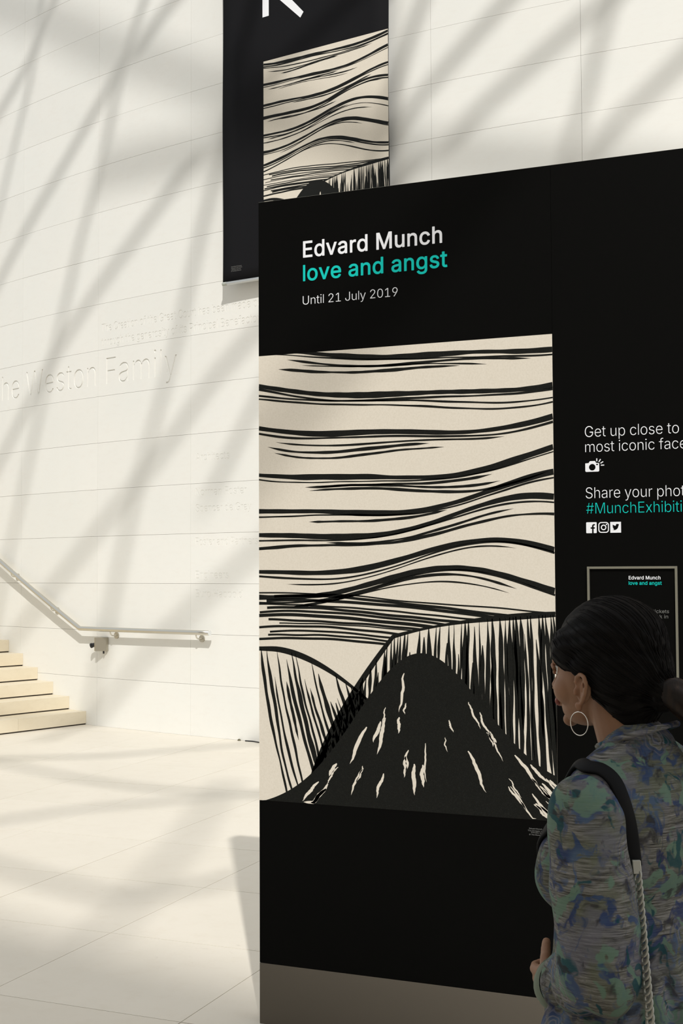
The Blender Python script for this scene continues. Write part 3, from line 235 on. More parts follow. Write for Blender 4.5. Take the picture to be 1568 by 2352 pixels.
def glyph_mesh(g_, extrude, weight):
    """true union of a glyph's contours, thickened or thinned, as one clean solid"""
    sg = 1 if parea(max(g_, key=lambda q: abs(parea(q)))) > 0 else -1
    if weight < 0: g_ = grow(g_, weight)
    outs = [q for q in g_ if parea(q) * sg > 0]; holes = [q for q in g_ if parea(q) * sg <= 0]
    vs, fs = [], []
    for q in outs:
        loops = [[Vector((x, y, 0)) for x, y in c] for c in [q] + [h for h in holes if inside(h[0], q)]]
        fl = [v for l in loops for v in l]; b0 = len(vs); vs += [v.to_2d() for v in fl]
        fs += [[b0 + i for i in t_] for t_ in tessellate_polygon(loops)]
    if weight > 0:
        for q in g_:
            for (x0, y0), (x1, y1) in zip(q, q[1:] + q[:1]):
                d = Vector((x1 - x0, y1 - y0)); 
                if d.length < 1e-9: continue
                d.normalize(); n = Vector((-d.y, d.x)) * weight; A, B = Vector((x0, y0)), Vector((x1, y1)); b0 = len(vs)
                vs += [A + n, A - n, B - n, B + n]; fs.append([b0, b0+1, b0+2, b0+3])
                b0 = len(vs); vs += [A + Vector((cos(pi*k/4 + .39), sin(pi*k/4 + .39))) * weight * 1.04 for k in range(8)]; fs.append([b0 + k for k in range(8)])
    fs = [f if parea([tuple(vs[i]) for i in f]) > 0 else f[::-1] for f in fs if abs(parea([tuple(vs[i]) for i in f])) > 1e-13]
    ov, oe, of, _, _, orig = delaunay_2d_cdt(vs, [], fs, 1, 1e-7)
    bm = bmesh.new(); bvs = [bm.verts.new((v.x, v.y, -extrude)) for v in ov]
    for f, o_ in zip(of, orig):
        if o_ and len(f) > 2:
            try: bm.faces.new([bvs[i] for i in f])
            except ValueError: pass
    bmesh.ops.delete(bm, geom=[v for v in bm.verts if not v.link_faces], context='VERTS')
    r_ = bmesh.ops.extrude_face_region(bm, geom=bm.faces[:], use_keep_orig=True)
    bmesh.ops.translate(bm, verts=[v for v in r_['geom'] if isinstance(v, bmesh.types.BMVert)], vec=(0, 0, 2 * extrude))
    bmesh.ops.recalc_face_normals(bm, faces=bm.faces[:])
    me = bpy.data.meshes.new('glyph'); bm.to_mesh(me); bm.free(); return me
def flat_mesh(polys, extrude, offset=0.0, groups=None):
    if groups:
        bm = bmesh.new()
        for g_ in groups:
            m_ = glyph_mesh(g_, extrude, offset); bm.from_mesh(m_); bpy.data.meshes.remove(m_)
        me = bpy.data.meshes.new('letters'); bm.to_mesh(me); bm.free(); return me
    cu = bpy.data.curves.new('letters', 'CURVE'); cu.dimensions = '2D'; cu.fill_mode = 'BOTH'; cu.extrude = extrude; cu.offset = offset
    for q in polys:
        s = cu.splines.new('POLY'); s.points.add(len(q) - 1)
        for pt, (a, b) in zip(s.points, q): pt.co = (a, b, 0, 1)
        s.use_cyclic_u = True
    o = bpy.data.objects.new('tmp', cu); COL.objects.link(o)
    me = bpy.data.meshes.new_from_object(o.evaluated_get(bpy.context.evaluated_depsgraph_get()))
    bpy.data.objects.remove(o); bpy.data.curves.remove(cu); return me
def text_on_plane(name, body, P0, P1, cap, material, parent, weight=0.0, prefix=None, depth=.0006, up=UP, **k):
    """lettering from P0 (left of baseline) so that `prefix` ends at P1; both 3-D points on a vertical face"""
    P0, P1 = Vector(P0), Vector(P1); d = P1 - P0; d.z = 0; W = d.length; ux = d.normalized(); nrm = ux.cross(UP)
    S = cap / (.509 + 2 * weight); tk = 1.15 * weight; e0, e1 = extent(prefix or body); nt = len(prefix or body) - 1; sx = (W / S - 2 * weight - tk * nt) / (e1 - e0)
    gs = text_groups(body, sx, tk); e0 = e0 * sx - weight
    me = flat_mesh(None, depth, weight * S, [[[((a - e0) * S, (b + weight) * S) for a, b in q] for q in g_] for g_ in gs])
    z0 = P0.z; dz = P1.z - P0.z; me.transform(Matrix(((ux.x, 0, nrm.x, P0.x), (ux.y, 0, nrm.y, P0.y), (0, 1, 0, P0.z), (0, 0, 0, 1))))
    return link(name, me, material, parent, **k)

# ------------------------------------------------------------------ floor
bm = bmesh.new()
for x0, x1, y0, y1 in ((-45, 40, -30, 40),): 
    vs = [bm.verts.new(p) for p in ((x0, y0, -.006), (x1, y0, -.006), (x1, y1, -.006), (x0, y1, -.006))]; bm.faces.new(vs)
    bmesh.ops.extrude_face_region(bm, geom=bm.faces[:])
    for v in vs: v.co.z = -.2
bmesh.ops.recalc_face_normals(bm, faces=bm.faces[:])
floor = from_bm('floor', bm, M_floorbase, kind='structure')
bm = bmesh.new(); bx(bm, -GDX/2 + .0016, GDX/2 - .0016, -GDY/2 + .0016, GDY/2 - .0016, -.02, 0, .0012)
tile_me = bpy.data.meshes.new('floor_tile'); bm.to_mesh(tile_me); bm.free(); tile_me.materials.append(M_floor)
for i in range(-9, 4):
    for j in range(-3, 10):
        c = Vector((GX0 + (i + .5) * GDX, GY0 + (j + .5) * GDY, 0))
        if hypot(c.x - DC.x, c.y - DC.y) < DR - .62: continue
        o = link('floor_tile', tile_me, None, floor); o.location = (c.x, c.y, random.uniform(-.0004, .0004))

# ------------------------------------------------------------------ drum wall, stone by stone
T0, DT, Z0, HC = -0.29179, .06226, 1.47463, .48851
wall = empty('wall_back', (DC.x, DC.y, 0), kind='structure')
def arc_block(name, t0, t1, z0, z1, out_front, out_back, material, parent=None, seg=5, origin=None, bev=0.0, **k):
    origin = Vector(origin or (0, 0, 0)); bm = bmesh.new(); rows = []
    for i in range(seg + 1):
        th = t0 + (t1 - t0) * i / seg
        rows.append([bm.verts.new(drum(th, z, o) - origin) for z, o in ((z0, out_front), (z1, out_front), (z1, out_back), (z0, out_back))])
    for a, b in zip(rows, rows[1:]):
        for k2 in range(4): bm.faces.new((a[k2], a[(k2+1) % 4], b[(k2+1) % 4], b[k2]))
    bm.faces.new(rows[0][::-1]); bm.faces.new(rows[-1]); bmesh.ops.recalc_face_normals(bm, faces=bm.faces[:])
    return from_bm(name, bm, material, parent, **k)
core = arc_block('mortar_core', -1.15, .9, 0, 19.5, -.0125, -.5, M_joint, wall, seg=120, kind='structure', origin=(DC.x, DC.y, 0))
zj = [0.0] + [Z0 + k * HC for k in range(-2, 18)]          # course joints
if zj[1] < .3: zj.pop(1)
gap = .0011
# engraved lettering is cut into the stones
ENG = []
def engrave(body, s0, s1, z, cap, prefix=None, suffix=None, weight=-.006, depth=.012):
    S = cap / .509
    if suffix:      # s0..s1 spans the suffix; the text ends at s1
        e0, e1 = extent(suffix); sx = (s1 - s0) / S / (e1 - e0); ps, _ = text_polys(body, sx); off = s1 / S - max(p[0] for q in ps for p in q)
    else:
        e0, e1 = extent(prefix or body); sx = (s1 - s0) / S / (e1 - e0); ps, _ = text_polys(body, sx); off = s0 / S - e0 * sx
    me = flat_mesh(None, depth, weight * S, [[[((a + off) * S, b * S) for a, b in q] for q in g_] for g_ in text_groups(body, sx)])
    for v in me.vertices:
        th = v.co.x / DR; v.co = drum(th, z + v.co.y, v.co.z) - DC
    xs = [v[0] for q in ps for v in q]
    ENG.append((me, (min(xs) + off) * S / DR, (max(xs) + off) * S / DR, z - cap * .4, z + cap * 1.15))
def S_(u, v): p, th = on_drum(u, v); return th * DR, p.z
s0, _ = S_(59, 912); s1, zb = S_(407, 866)
engrave('The Weston Family', s0, s1, 3.545, .285, suffix='Weston Family', weight=-.012, depth=.009)
engrave('The Creation of the Great Court has been made possible', S_(233, 758)[0], S_(575, 731)[0], 4.105, .085, prefix='The Creation of the Great Court has been made', weight=-.004, depth=.0035)
engrave('through the generosity of its Principal Benefactors', S_(233, 786)[0], S_(589, 742)[0], 3.955, .085, prefix='through the generosity of its Principal Benefacto', weight=-.004, depth=.0035)
for body, u0, u1, v in (('Architects', 449, 527, 1057), ('Norman Foster', 449, 566, 1137), ('Spencer de Grey', 449, 577, 1174), ('Foster and Partners', 449, 592, 1251), ('Engineers', 449, 525, 1327), ('Buro Happold', 449, 556, 1370)):
    engrave(body, S_(u0, v)[0], S_(u1, v)[0], S_(u0, v)[1] - .008, .075, weight=-.004, depth=.003)
blocks = {}
def place_block(m, zi):
    z0, z1 = zj[zi], zj[zi+1]; t0, t1 = T0 + m * DT, T0 + (m + 1) * DT; gt = gap / DR
    cut = [e for e in ENG if e[2] > t0 and e[1] < t1 and e[4] > z0 and e[3] < z1]
    if not cut:
        key = round(z1 - z0, 3)
        if key not in blocks:
            b = arc_block('wall_stone', -DT/2 + gt, DT/2 - gt, gap, (z1 - z0) - gap, 0, -.06, M_wall, seg=4, origin=drum(0, 0))
            blocks[key] = b.data; bpy.data.objects.remove(b)
        o = link('wall_stone', blocks[key], None, wall)
    else:
        tm = (t0 + t1) / 2; org = drum(0, 0)
        b = arc_block('wall_stone', -DT/2 + gt, DT/2 - gt, gap, (z1 - z0) - gap, 0, -.06, M_wall, seg=4, origin=org)
        for me, *_ in cut:
            c = bpy.data.objects.new('cut', me.copy()); COL.objects.link(c)
            c.data.transform(Matrix.Translation(DC - org) @ Matrix.Rotation(-tm, 4, 'Z') @ Matrix.Translation((0, 0, -z0)))
            md = b.modifiers.new('b', 'BOOLEAN'); md.operation = 'DIFFERENCE'; md.solver = 'EXACT'; md.object = c; md.use_self = True
            bpy.context.view_layer.update()
            me2 = bpy.data.meshes.new_from_object(b.evaluated_get(bpy.context.evaluated_depsgraph_get()))
            b.modifiers.clear()
            if len(me2.polygons) > 4: b.data = me2
            bpy.data.objects.remove(c)
        b.data.name = 'wall_stone'; me3 = b.data; me3.materials.clear(); me3.materials.append(M_wall); bpy.data.objects.remove(b)
        o = link('wall_stone', me3, None, wall)
    tm = (t0 + t1) / 2
    P = drum(tm, z0, random.uniform(-.0006, .0006)) - DC
    o.location = P; o.rotation_euler = (0, 0, tm)
for m in range(-5, 9):
    for zi in range(len(zj) - 1): 
        if zj[zi] < 9.4 and (m < 6 or zj[zi] < 7.6): place_block(m, zi)

# ------------------------------------------------------------------ stairs winding up along the wall
stairs = empty('staircase', drum(-.2996, 0), label='flight of pale cream stone steps rising along the curved wall', cat='stairs')
SO = stairs.location.copy(); TH_S, RISE, DTR = -.2996, .1392, .01305
for k in range(13):
    t1 = TH_S - k * DTR; t0 = t1 - DTR * 1.35; z0 = k * RISE
    st = empty('step', (0, 0, 0)); st.parent = stairs
    r = 0.02; widths = [1.18, 1.25, 1.25] if k % 2 else [.85, 1.35, 1.35]
    rr = .001
    for q, wd in enumerate(widths):
        arc_block('step_stone', t0, t1, z0 + .014, z0 + RISE, rr + wd - .0015, rr + .0005, M_step, st, seg=1, origin=SO); rr += wd
    arc_block('step_gap_shade', t0, t1 - .0006, z0, z0 + .014, rr - .01, .001, M_gapshade, st, seg=1, origin=SO)  # recessed strip, its dark colour painting the shade in the gap under the step
    if k: arc_block('step_core', t0 - .012, t1 - DTR * .2, 0, z0, rr - .02, .02, M_step, st, seg=1, origin=SO)

# ------------------------------------------------------------------ handrail
hr = empty('handrail', drum(-.26, 1.0, .0), label='brushed steel handrail on brackets, bending up to follow the steps', cat='handrail')
HO = hr.location.copy(); OFF = .09
def rail_pt(u, v): p, th = on_drum(u, v, DR + OFF); return th, p.z
th_e, z_e = rail_pt(481, 1454); th_b, z_b = rail_pt(183, 1444); th_t, z_t = rail_pt(0, 1289); z_b = z_e
path = [drum(th_e + (th_b - th_e) * i / 12, z_e, OFF) - HO for i in range(12)]
sl_ = (z_t - z_b) / (th_t - th_b)
path += [drum(th_b + d, z_b + max(0, sl_ * d), OFF) - HO for d in (.0012, 0)] + [drum(th_b - .0015, z_b - .0015 * sl_, OFF) - HO]
path += [drum(th_b - .02 * i, z_b - .02 * i * sl_, OFF) - HO for i in range(1, 9)]
bm = bmesh.new(); tube(bm, path, .0235, 20); from_bm('rail_tube', bm, M_steel, hr, True)
bm = bmesh.new(); e = path[0]; d_ = (path[0] - path[1]).normalized(); tube(bm, [e - d_ * .001, e + d_ * .004], .0245, 20); from_bm('end_cap', bm, M_alu, hr)
def bracket(u, v, on_slope=False):
    p, th = on_drum(u, v, DR + .01); zr = z_e if th > th_b else z_b + (th - th_b) * sl_
    br = empty('bracket', (0, 0, 0)); br.parent = hr
    zw = zr - .062
    bm = bmesh.new(); a = drum(th, zw, 0) - HO; tube(bm, [a + (drum(th, 0, .001) - drum(th, 0, 0)), a + (drum(th, 0, .012) - drum(th, 0, 0))], .034, 24)
    from_bm('wall_plate', bm, M_steel_d, br)
    bm = bmesh.new(); pts = smooth_path([drum(th, zw, .01) - HO, drum(th, zw, .055) - HO, drum(th, zw + .008, OFF - .012) - HO, drum(th, zw + .03, OFF) - HO, drum(th, zr - .015, OFF) - HO], 5)
    tube(bm, pts, .0065, 10); from_bm('bracket_arm', bm, M_steel, br, True)
bracket(267, 1460); bracket(463, 1468); bracket(131, 1407); bracket(40, 1340)

# ------------------------------------------------------------------ steel call box below the rail
p, thb = on_drum(240, 1480); zt = on_drum(247, 1464)[0].z; zl = on_drum(247, 1495)[0].z
cb = empty('call_box', drum(thb, zl), rz=thb, label='small brushed steel box with a black socket fixed to the wall below the handrail', cat='wall box')
hb = zt - zl; bm = bmesh.new()
prof = [(-.062, 0), (-.062, -.045), (-.058, -.085), (-.045, -.098), (-.030, -.100), (.062, -.030), (.062, 0)]      # curved front seen from above
top = [bm.verts.new((x, y, hb)) for x, y in prof]; bot = [bm.verts.new((x, y, 0)) for x, y in prof]
bm.faces.new(top); bm.faces.new(bot[::-1])
for i in range(len(prof)): bm.faces.new((top[i], bot[i], bot[(i+1) % len(prof)], top[(i+1) % len(prof)]))
bmesh.ops.recalc_face_normals(bm, faces=bm.faces[:]); bmesh.ops.bevel(bm, geom=bm.edges[:], offset=.003, segments=2, affect='EDGES')
from_bm('box_body', bm, M_steel_d, cb)
bm = bmesh.new(); tube(bm, [(-.058, -.07, hb*.45), (-.088, -.085, hb*.42)], [.026, .020], 12); tube(bm, [(-.088, -.085, hb*.42), (-.105, -.093, hb*.38)], [.024, .027], 12)
from_bm('socket', bm, M_blackplastic, cb)
bm = bmesh.new(); tube(bm, [(.02, -.03, .002), (.024, -.032, -.028)], .009, 10); from_bm('lock', bm, M_blackplastic, cb)

# cable end at the foot of the wall
bm = bmesh.new(); pts = []
for u, v in ((563, 1701.3), (572, 1702), (582, 1702.8), (592, 1704.5), (604, 1706)):
    x, y = on_floor(u, v + 1.5); pts.append(Vector((x, y, .006)))
cabo = pts[0].copy()
tube(bm, [q - cabo for q in smooth_path(pts, 4)], .0055, 8)
o = from_bm('cable', bm, M_blackplastic, label='thin black cable lying on the floor along the foot of the wall', cat='cable'); o.location = cabo
x, y = on_floor(549, 1701); bm = bmesh.new(); bmesh.ops.create_uvsphere(bm, u_segments=12, v_segments=8, radius=.015)
for v in bm.verts: v.co.z = max(v.co.z * 1.1, -.0); v.co.x *= 1.1
o = from_bm('rubber_stud', bm, mat('olive_rubber', (.11, .10, .05), .7), smooth=True, label='tiny dark stud on the floor where it meets the curved wall', cat='stud'); o.location = (x, y, .0)

# ------------------------------------------------------------------ abstract two-tone print
def ribbon(pts, wf, lay, buf):
    """pts in picture units; wf = width at each point"""
    vs, fs, mi = buf; b = len(vs); n = len(pts)
    for i, (x, y) in enumerate(pts):
        x0, y0 = pts[max(i-1, 0)]; x1, y1 = pts[min(i+1, n-1)]; dx, dy = x1-x0, y1-y0; L = hypot(dx, dy) or 1
        w = wf(i / (n-1)) / 2; vs.append((x - dy/L*w, y + dx/L*w, lay)); vs.append((x + dy/L*w, y - dx/L*w, lay))
    for i in range(n-1): fs.append((b+2*i, b+2*i+1, b+2*i+3, b+2*i+2)); mi.append(0 if lay == 2 else 1)
def clipbox(vs, H):
    return [(min(max(x, 0), 1), min(max(y, 0), H), l) for x, y, l in vs]
def art(H=1.48, seed=3, mound=(.56, .46, .30)):
    R = random.Random(seed); vs, fs, mi = buf = ([], [], [])
    def wob(a=1.0):
        c = [(R.uniform(.5, 1) * a, R.uniform(3, 7), R.uniform(0, 6.3)), (R.uniform(.2, .5) * a, R.uniform(9, 16), R.uniform(0, 6.3)), (R.uniform(.1, .25) * a, R.uniform(25, 45), R.uniform(0, 6.3))]
        return lambda x: sum(q * sin(f * x + p) for q, f, p in c)
    # rolling bands in the upper part
    y = H - .02; ph = R.uniform(0, 6)
    band = 0
    while y > .66:
        amp = .045 * (1 - abs(y - .95) * .9) + .012
        main = lambda x, y=y, amp=amp, p=ph + band * .55: y + amp * sin(4.1 * x + p) + .4 * amp * sin(7.3 * x + 1.7 * p)
        k = R.randint(3, 5); sp = .0165 + .004 * R.random()
        for j in range(k):
            w0 = (.016 if j == 0 else R.uniform(.004, .009)); a, b = (0, 1) if j < 2 or R.random() < .4 else (R.uniform(0, .25), R.uniform(.6, 1))
            wv = wob(.0022); wn = wob(.25); pin = R.uniform(.2, .9)
            pts = [(x, main(x) - j * sp * (.55 + .45 * sin(pi * (x + pin) * .9)**2) + wv(x)) for x in [a + (b - a) * i / 90 for i in range(91)]]
            ribbon(pts, lambda s, w0=w0, wn=wn, a=a, b=b: w0 * max(.18, 1 + wn(s * 2)) * (min(1, s * 14, (1 - s) * 14) if b < 1 or a > 0 else 1), 1, buf)
        y -= k * sp + R.uniform(.02, .055); band += 1
    for j in range(13):      # close ruled strip under the bands
        wv = wob(.004); y0 = .655 - j * .0125; a, b = R.uniform(0, .08), R.uniform(.8, 1)
        if j % 3 == 0: a, b = 0, 1
        ribbon([(x, y0 + .03 * sin(3.2 * x + 1.2) + wv(x)) for x in [a + (b-a) * i / 60 for i in range(61)]], lambda s, w=R.uniform(.004, .0115): w, 1, buf)
    # overlapping rounded fields: paper shape, then strokes along it
    def field(top, cx, lean, n, wlo, whi, x0, x1):
        q = [(x0 + (x1-x0) * i / 50, top(x0 + (x1-x0) * i / 50)) for i in range(51)]
        b = len(vs); 
        for x, yy in q: vs.append((x, yy, 1.3)); vs.append((x, -.02, 1.3))
        for i in range(50): fs.append((b+2*i, b+2*i+1, b+2*i+3, b+2*i+2)); mi.append(0)
        for i in range(n):
            xs = x0 + (x1 - x0) * (i + .5 + R.uniform(-.2, .2)) / n; yt = top(xs) ; wv = wob(.0035); wn = wob(.35)
            k0 = R.uniform(0, .25) if R.random() < .4 else 0; k1 = R.uniform(.55, 1) if R.random() < .5 else 1
            w0 = R.uniform(wlo, whi); pts = []
            for j in range(41):
                s = k0 + (k1-k0) * j / 40; yy = yt * (1 - s) - .02 * s; pts.append((xs + (xs - cx) * lean * s * (1 + .6 * s) + wv(s * .9), yy))
            ribbon(pts, lambda s, w0=w0, wn=wn: w0 * max(.25, 1 + wn(s)) * min(1, .15 + s * 6, .1 + (1 - s) * 6), 1.5, buf)
        ribbon([(x, yy) for x, yy in q], lambda s: .014 + .006 * sin(9 * s), 1.5, buf)
    field(lambda x: (.40 + .24 * (1 - exp(-(x - .18) * 3.2))) * min(1, max(0, (x - .18) * 3.4))**.5, .75, .10, 70, .009, .0165, .18, 1.0)
    field(lambda x: max(.02, .50 - 1.0 * max(0, x - .05)**1.7), -.25, .25, 44, .007, .013, 0.0, .78)
    # dark mound with pale cuts
    mx, mh, mw = mound
    topm = lambda x: mh * exp(-((x - mx) / mw)**2) + .10 * x - .02
    b = len(vs)
    for i in range(81): x = i / 80; vs.append((x, max(0, topm(x)), 1.7)); vs.append((x, 0, 1.7))
    for i in range(80): fs.append((b+2*i, b+2*i+1, b+2*i+3, b+2*i+2)); mi.append(1)
    for i in range(46):
        x = R.uniform(mx - mw * 1.2, mx + mw * 1.5); yt = topm(x) * R.uniform(.25, .93); L = R.uniform(.03, .13); wv = wob(.004)
        if yt < .03: continue
        d = (x - mx) * .9; w0 = R.uniform(.004, .014)
        ribbon([(x + d * s * L * 3 + wv(s), max(.004, yt - L * s)) for s in [j / 14 for j in range(15)]], lambda s, w0=w0: w0 * sin(pi * min(1, s + .04))**.6, 2, buf)
    vs = clipbox(vs, H); vs2 = [(0, 0, 0), (1, 0, 0), (1, H, 0), (0, H, 0)] + vs
    return vs2, [(0, 1, 2, 3)] + [tuple(i + 4 for i in f) for f in fs], [0] + mi
def make_print(name, O, ux, W, parent, **k):
    """O: bottom-left corner; layers are raised by a fraction of a millimetre like screen-printed ink"""
    vs, fs, mi = art(**k); ux = Vector(ux); nr = ux.cross(UP)
    return from_py(name, [O + ux * (x * W) + UP * (y * W) + nr * (.0008 + l * .0004) for x, y, l in vs], fs, [M_cream, M_ink], parent, mi=mi)

# ------------------------------------------------------------------ exhibition stand
PB, PT, ZB = .7828, 2.3827, .2131
stand = empty('exhibition_stand', (PX0, PD, 0), label='tall black exhibition board with white and teal title lettering and a large cream print', cat='display stand')
SO2 = stand.location.copy()
def spart(name, dims, m, bev=.0, **k):
    bm = bmesh.new(); bx(bm, *dims, bev); return from_bm(name, bm, m, stand, **k)
spart('core', (0, 3.24, .006, .104, ZB, PH), M_board)
spart('plinth', (.002, 3.238, .0, .108, 0, ZB - .002), M_plinth, .001)
for i, (a, b) in enumerate(((.0025, PX1 - PX0 - .0004), (PX1 - PX0 + .0004, 2 * (PX1 - PX0) - .0004), (2 * (PX1 - PX0) + .0004, 3.2375))):
    spart('board_panel', (a, b, 0, .0055, ZB, PH - .0025), M_black)
make_print('picture', Vector((.0028, 0, PB)), (1, 0, 0), PX1 - PX0 - .0035, stand)
def T(name, body, u0, v0, u1, cap, m, w, prefix=None, parent=stand, org=SO2, d=PD, depth=.0004, cap_at=None):
    x0, z = on_stand(u0, v0, d); x1, _ = on_stand(u1, v0, d)
    return text_on_plane(name, body, Vector((x0, d - .0008, z)) - org, Vector((x1, d - .0008, z)) - org, cap, m, parent, w, prefix, depth)
def CH(u, v0, v1, d=PD): return on_stand(u, v0, d)[1] - on_stand(u, v1, d)[1]
c1 = CH(696, 554.5, 592.3)
T('title_lettering', 'Edvard Munch', 696, 592.3, 1015.5, c1, M_white, .011)
T('subtitle_lettering', 'love and angst', 696, 646.3, 1027.5, CH(696, 609, 646.3), M_teal, .011)
T('date_lettering', 'Until 21 July 2019', 695.5, 700, 913, CH(696, 680.5, 700), M_white, -.009)
T('message_lettering', 'Get up close to', 1343, 1004, 1559, CH(1345, 979.5, 1004), M_white, -.010)
T('message_lettering', 'most iconic faces', 1343.8, 1038.6, 1503, CH(1345, 1014.5, 1038.6), M_white, -.010, 'most iconic')
T('message_lettering', 'Share your photos', 1345, 1144.6, 1497.7, CH(1345, 1120, 1144.6), M_white, -.010, 'Share your')
T('hashtag_lettering', '#MunchExhibition', 1346, 1179.8, 1460.5, CH(1345, 1155.5, 1179.8), M_teal, -.010, '#Munch')
for i, l in enumerate(('Edvard Munch', 'The Scream, Lithograph 1895', 'Private collection', '© The Munch')):
    x0, z = on_stand(1212 + (3 if i in (0, 3) else 0) + (8 if i == 2 else 0), 1904 + i * 4.6)
    text_on_plane('caption_lettering', l, Vector((x0, PD - .0008, z)) - SO2, Vector((x0 + (.043, .098, .062, .04)[i], PD - .0008, z)) - SO2, .0042, M_grey, stand, 0)
# icons
def poly_part(name, polys, m, y=-.0008, depth=.0004, parent=stand, org=None):
    me = flat_mesh(polys, depth); me.transform(Matrix(((1, 0, 0, 0), (0, 0, -1, y), (0, 1, 0, 0), (0, 0, 0, 1)))); return link(name, me, m, parent)
def circ(cx, cy, r, n=28, rx=None): return [(cx + (rx or r) * cos(2*pi*i/n), cy + r * sin(2*pi*i/n)) for i in range(n)]
def rrect(x0, x1, y0, y1, r, n=5):
    o = []
    for cx, cy, a in ((x1-r, y0+r, -pi/2), (x1-r, y1-r, 0), (x0+r, y1-r, pi/2), (x0+r, y0+r, pi)):
        o += [(cx + r*cos(a + pi/2*i/n), cy + r*sin(a + pi/2*i/n)) for i in range(n+1)]
    return o
def icon_map(u, v):      # crop pixels -> stand coordinates
    x, z = on_stand(1300 + u / 4.705, 940 + v / 4.705); return x - PX0, z
def icon(name, u0, v0, u1, v1, polys, m=M_white, parent=stand):
    """polys in a unit box mapped to the icon's box on the face"""
    x0, z0 = icon_map(u0, v1); x1, _ = icon_map(u1, v1); _, z1 = icon_map(u0, v0)
    return poly_part(name, [[(x0 + a * (x1-x0), z0 + b * (z1-z0)) for a, b in q] for q in polys], m)
body = [(0, .07), (.06, 0), (.94, 0), (1, .07), (1, .78), (.78, .82), (.70, 1), (.34, 1), (.24, .82), (0, .80)]
icon('camera_icon', 207, 563, 357, 678, [body, circ(.5, .42, .31, 28, .235), [(.78, .60), (.92, .60), (.92, .72), (.78, .72)]])
for a, b in (((325, 532, 336, 563)), ((350, 568, 372, 538)), ((370, 583, 399, 565)), ((374, 605, 410, 603))) if False else (((330, 563), (330, 531)), ((352, 569), (371, 539)), ((370, 584), (399, 566)), ((374, 605), (410, 603))):
    (xa, za), (xb, zb) = icon_map(*a), icon_map(*b); dx, dz = xb-xa, zb-za; L = hypot(dx, dz); wx, wz = -dz/L*.0016, dx/L*.0016
    poly_part('camera_icon', [[(xa+wx, za+wz), (xb+wx, zb+wz), (xb-wx, zb-wz), (xa-wx, za-wz)]], M_white)
icon('social_icon', 217, 1222, 330, 1340, [rrect(0, 1, 0, 1, .07), [(.55, 0), (.55, .40), (.42, .40), (.42, .54), (.55, .54), (.55, .66), (.60, .77), (.70, .83), (.84, .83), (.84, .70), (.76, .70), (.71, .66), (.71, .54), (.84, .54), (.82, .40), (.71, .40), (.71, 0.0)]])
icon('social_icon', 348, 1220, 462, 1336, [rrect(0, 1, 0, 1, .27), rrect(.09, .91, .09, .91, .20), circ(.5, .5, .26), circ(.5, .5, .165), circ(.77, .77, .06, 14)])
bird = [(.20, .27), (.34, .24), (.48, .25), (.62, .33), (.72, .46), (.76, .62), (.80, .70), (.84, .75), (.77, .75), (.82, .80), (.72, .79), (.64, .82), (.55, .78), (.51, .70), (.52, .64), (.38, .66), (.24, .76), (.21, .66), (.27, .57), (.20, .59), (.24, .48), (.30, .45), (.24, .44), (.30, .36), (.36, .34), (.30, .29)]
icon('social_icon', 477, 1218, 593, 1335, [rrect(0, 1, 0, 1, .02), bird])

# framed poster on the stand
px0, pz1 = on_stand(1349, 1301.5); px1, _ = on_stand(1555.5, 1300); pz0 = pz1 - .40
fp = empty('framed_poster', (px0, PD, pz0), label='small black ticket notice in a thin metal frame on the black board beside the woman', cat='poster')
FO = fp.location.copy(); FW, FH = px1 - px0, pz1 - pz0; fw, fd = .0075, .012
for dims in ((0, fw, -fd, -.0004, 0, FH), (FW - fw, FW, -fd, -.0004, 0, FH), (fw, FW - fw, -fd, -.0004, FH - fw, FH), (fw, FW - fw, -fd, -.0004, 0, fw)):
    bm = bmesh.new(); bx(bm, *dims, .001); from_bm('frame_bar', bm, M_frame, fp)
bm = bmesh.new(); bx(bm, fw, FW - fw, -.004, -.0005, fw, FH - fw); from_bm('poster_sheet', bm, M_black, fp)
dd = PD - .0046
def TP(name, body, u0, v0, u1, v1, m, w, prefix=None):
    T(name, body, u0, v1, u1, CH(u0, v0, v1, dd), m, w, prefix, fp, FO, dd, .0003)
TP('title_lettering', 'Edvard Munch', 1443.5, 1322.8, 1516.5, 1331, M_white, .012)
TP('subtitle_lettering', 'love and angst', 1443.5, 1335, 1519.3, 1343.3, M_teal, .012)
x_end, _ = on_stand(1536, 1407, dd)
TP('notice_lettering', 'Exhibition tickets', 1443.5, 1399.5, 1536, 1407.5, M_grey, .004)
TP('notice_lettering', 'ticket desk in', 1456, 1411.5, 1534, 1419.5, M_grey, .004)

# ------------------------------------------------------------------ hanging banner
thL = on_drum(512, 652)[1]; thR = on_drum(892, 66)[1]
BL, BR = drum(thL, 0, .115), drum(thR, 0, .115); BX = (BR - BL); BWid = BX.length; BX.normalize(); BN = BX.cross(UP)
def on_banner(u, v):
    r = ray(u, v); t = (BL.dot(BN)) / r.dot(BN) if True else 0; t = (Vector((BL.x, BL.y, EYE)) - Vector((0, 0, EYE))).dot(BN) / r.dot(BN)
    P = Vector((0, 0, EYE)) + t * r; return (P - BL).dot(BX), P.z
bl0, bz0 = on_banner(512, 650); br0, _ = on_banner(892, 66)
BZT = 11.2
banner = empty('hanging_banner', (BL.x, BL.y, bz0), rz=atan2(BX.y, BX.x), label='long black banner hanging on the pale wall above and behind the exhibition board', cat='banner')
def bw(x, z): return 0.0
nx, nz = 10, 60; vs = []; fs = []
for j in range(nz+1):
    for i in range(nx+1):
        x = bl0 + (br0 - bl0) * i / nx; z = (BZT - bz0) * j / nz
        vs.append((x + (.004 * sin(3.1 * z) if i in (0, nx) else 0), bw(x, z), z))
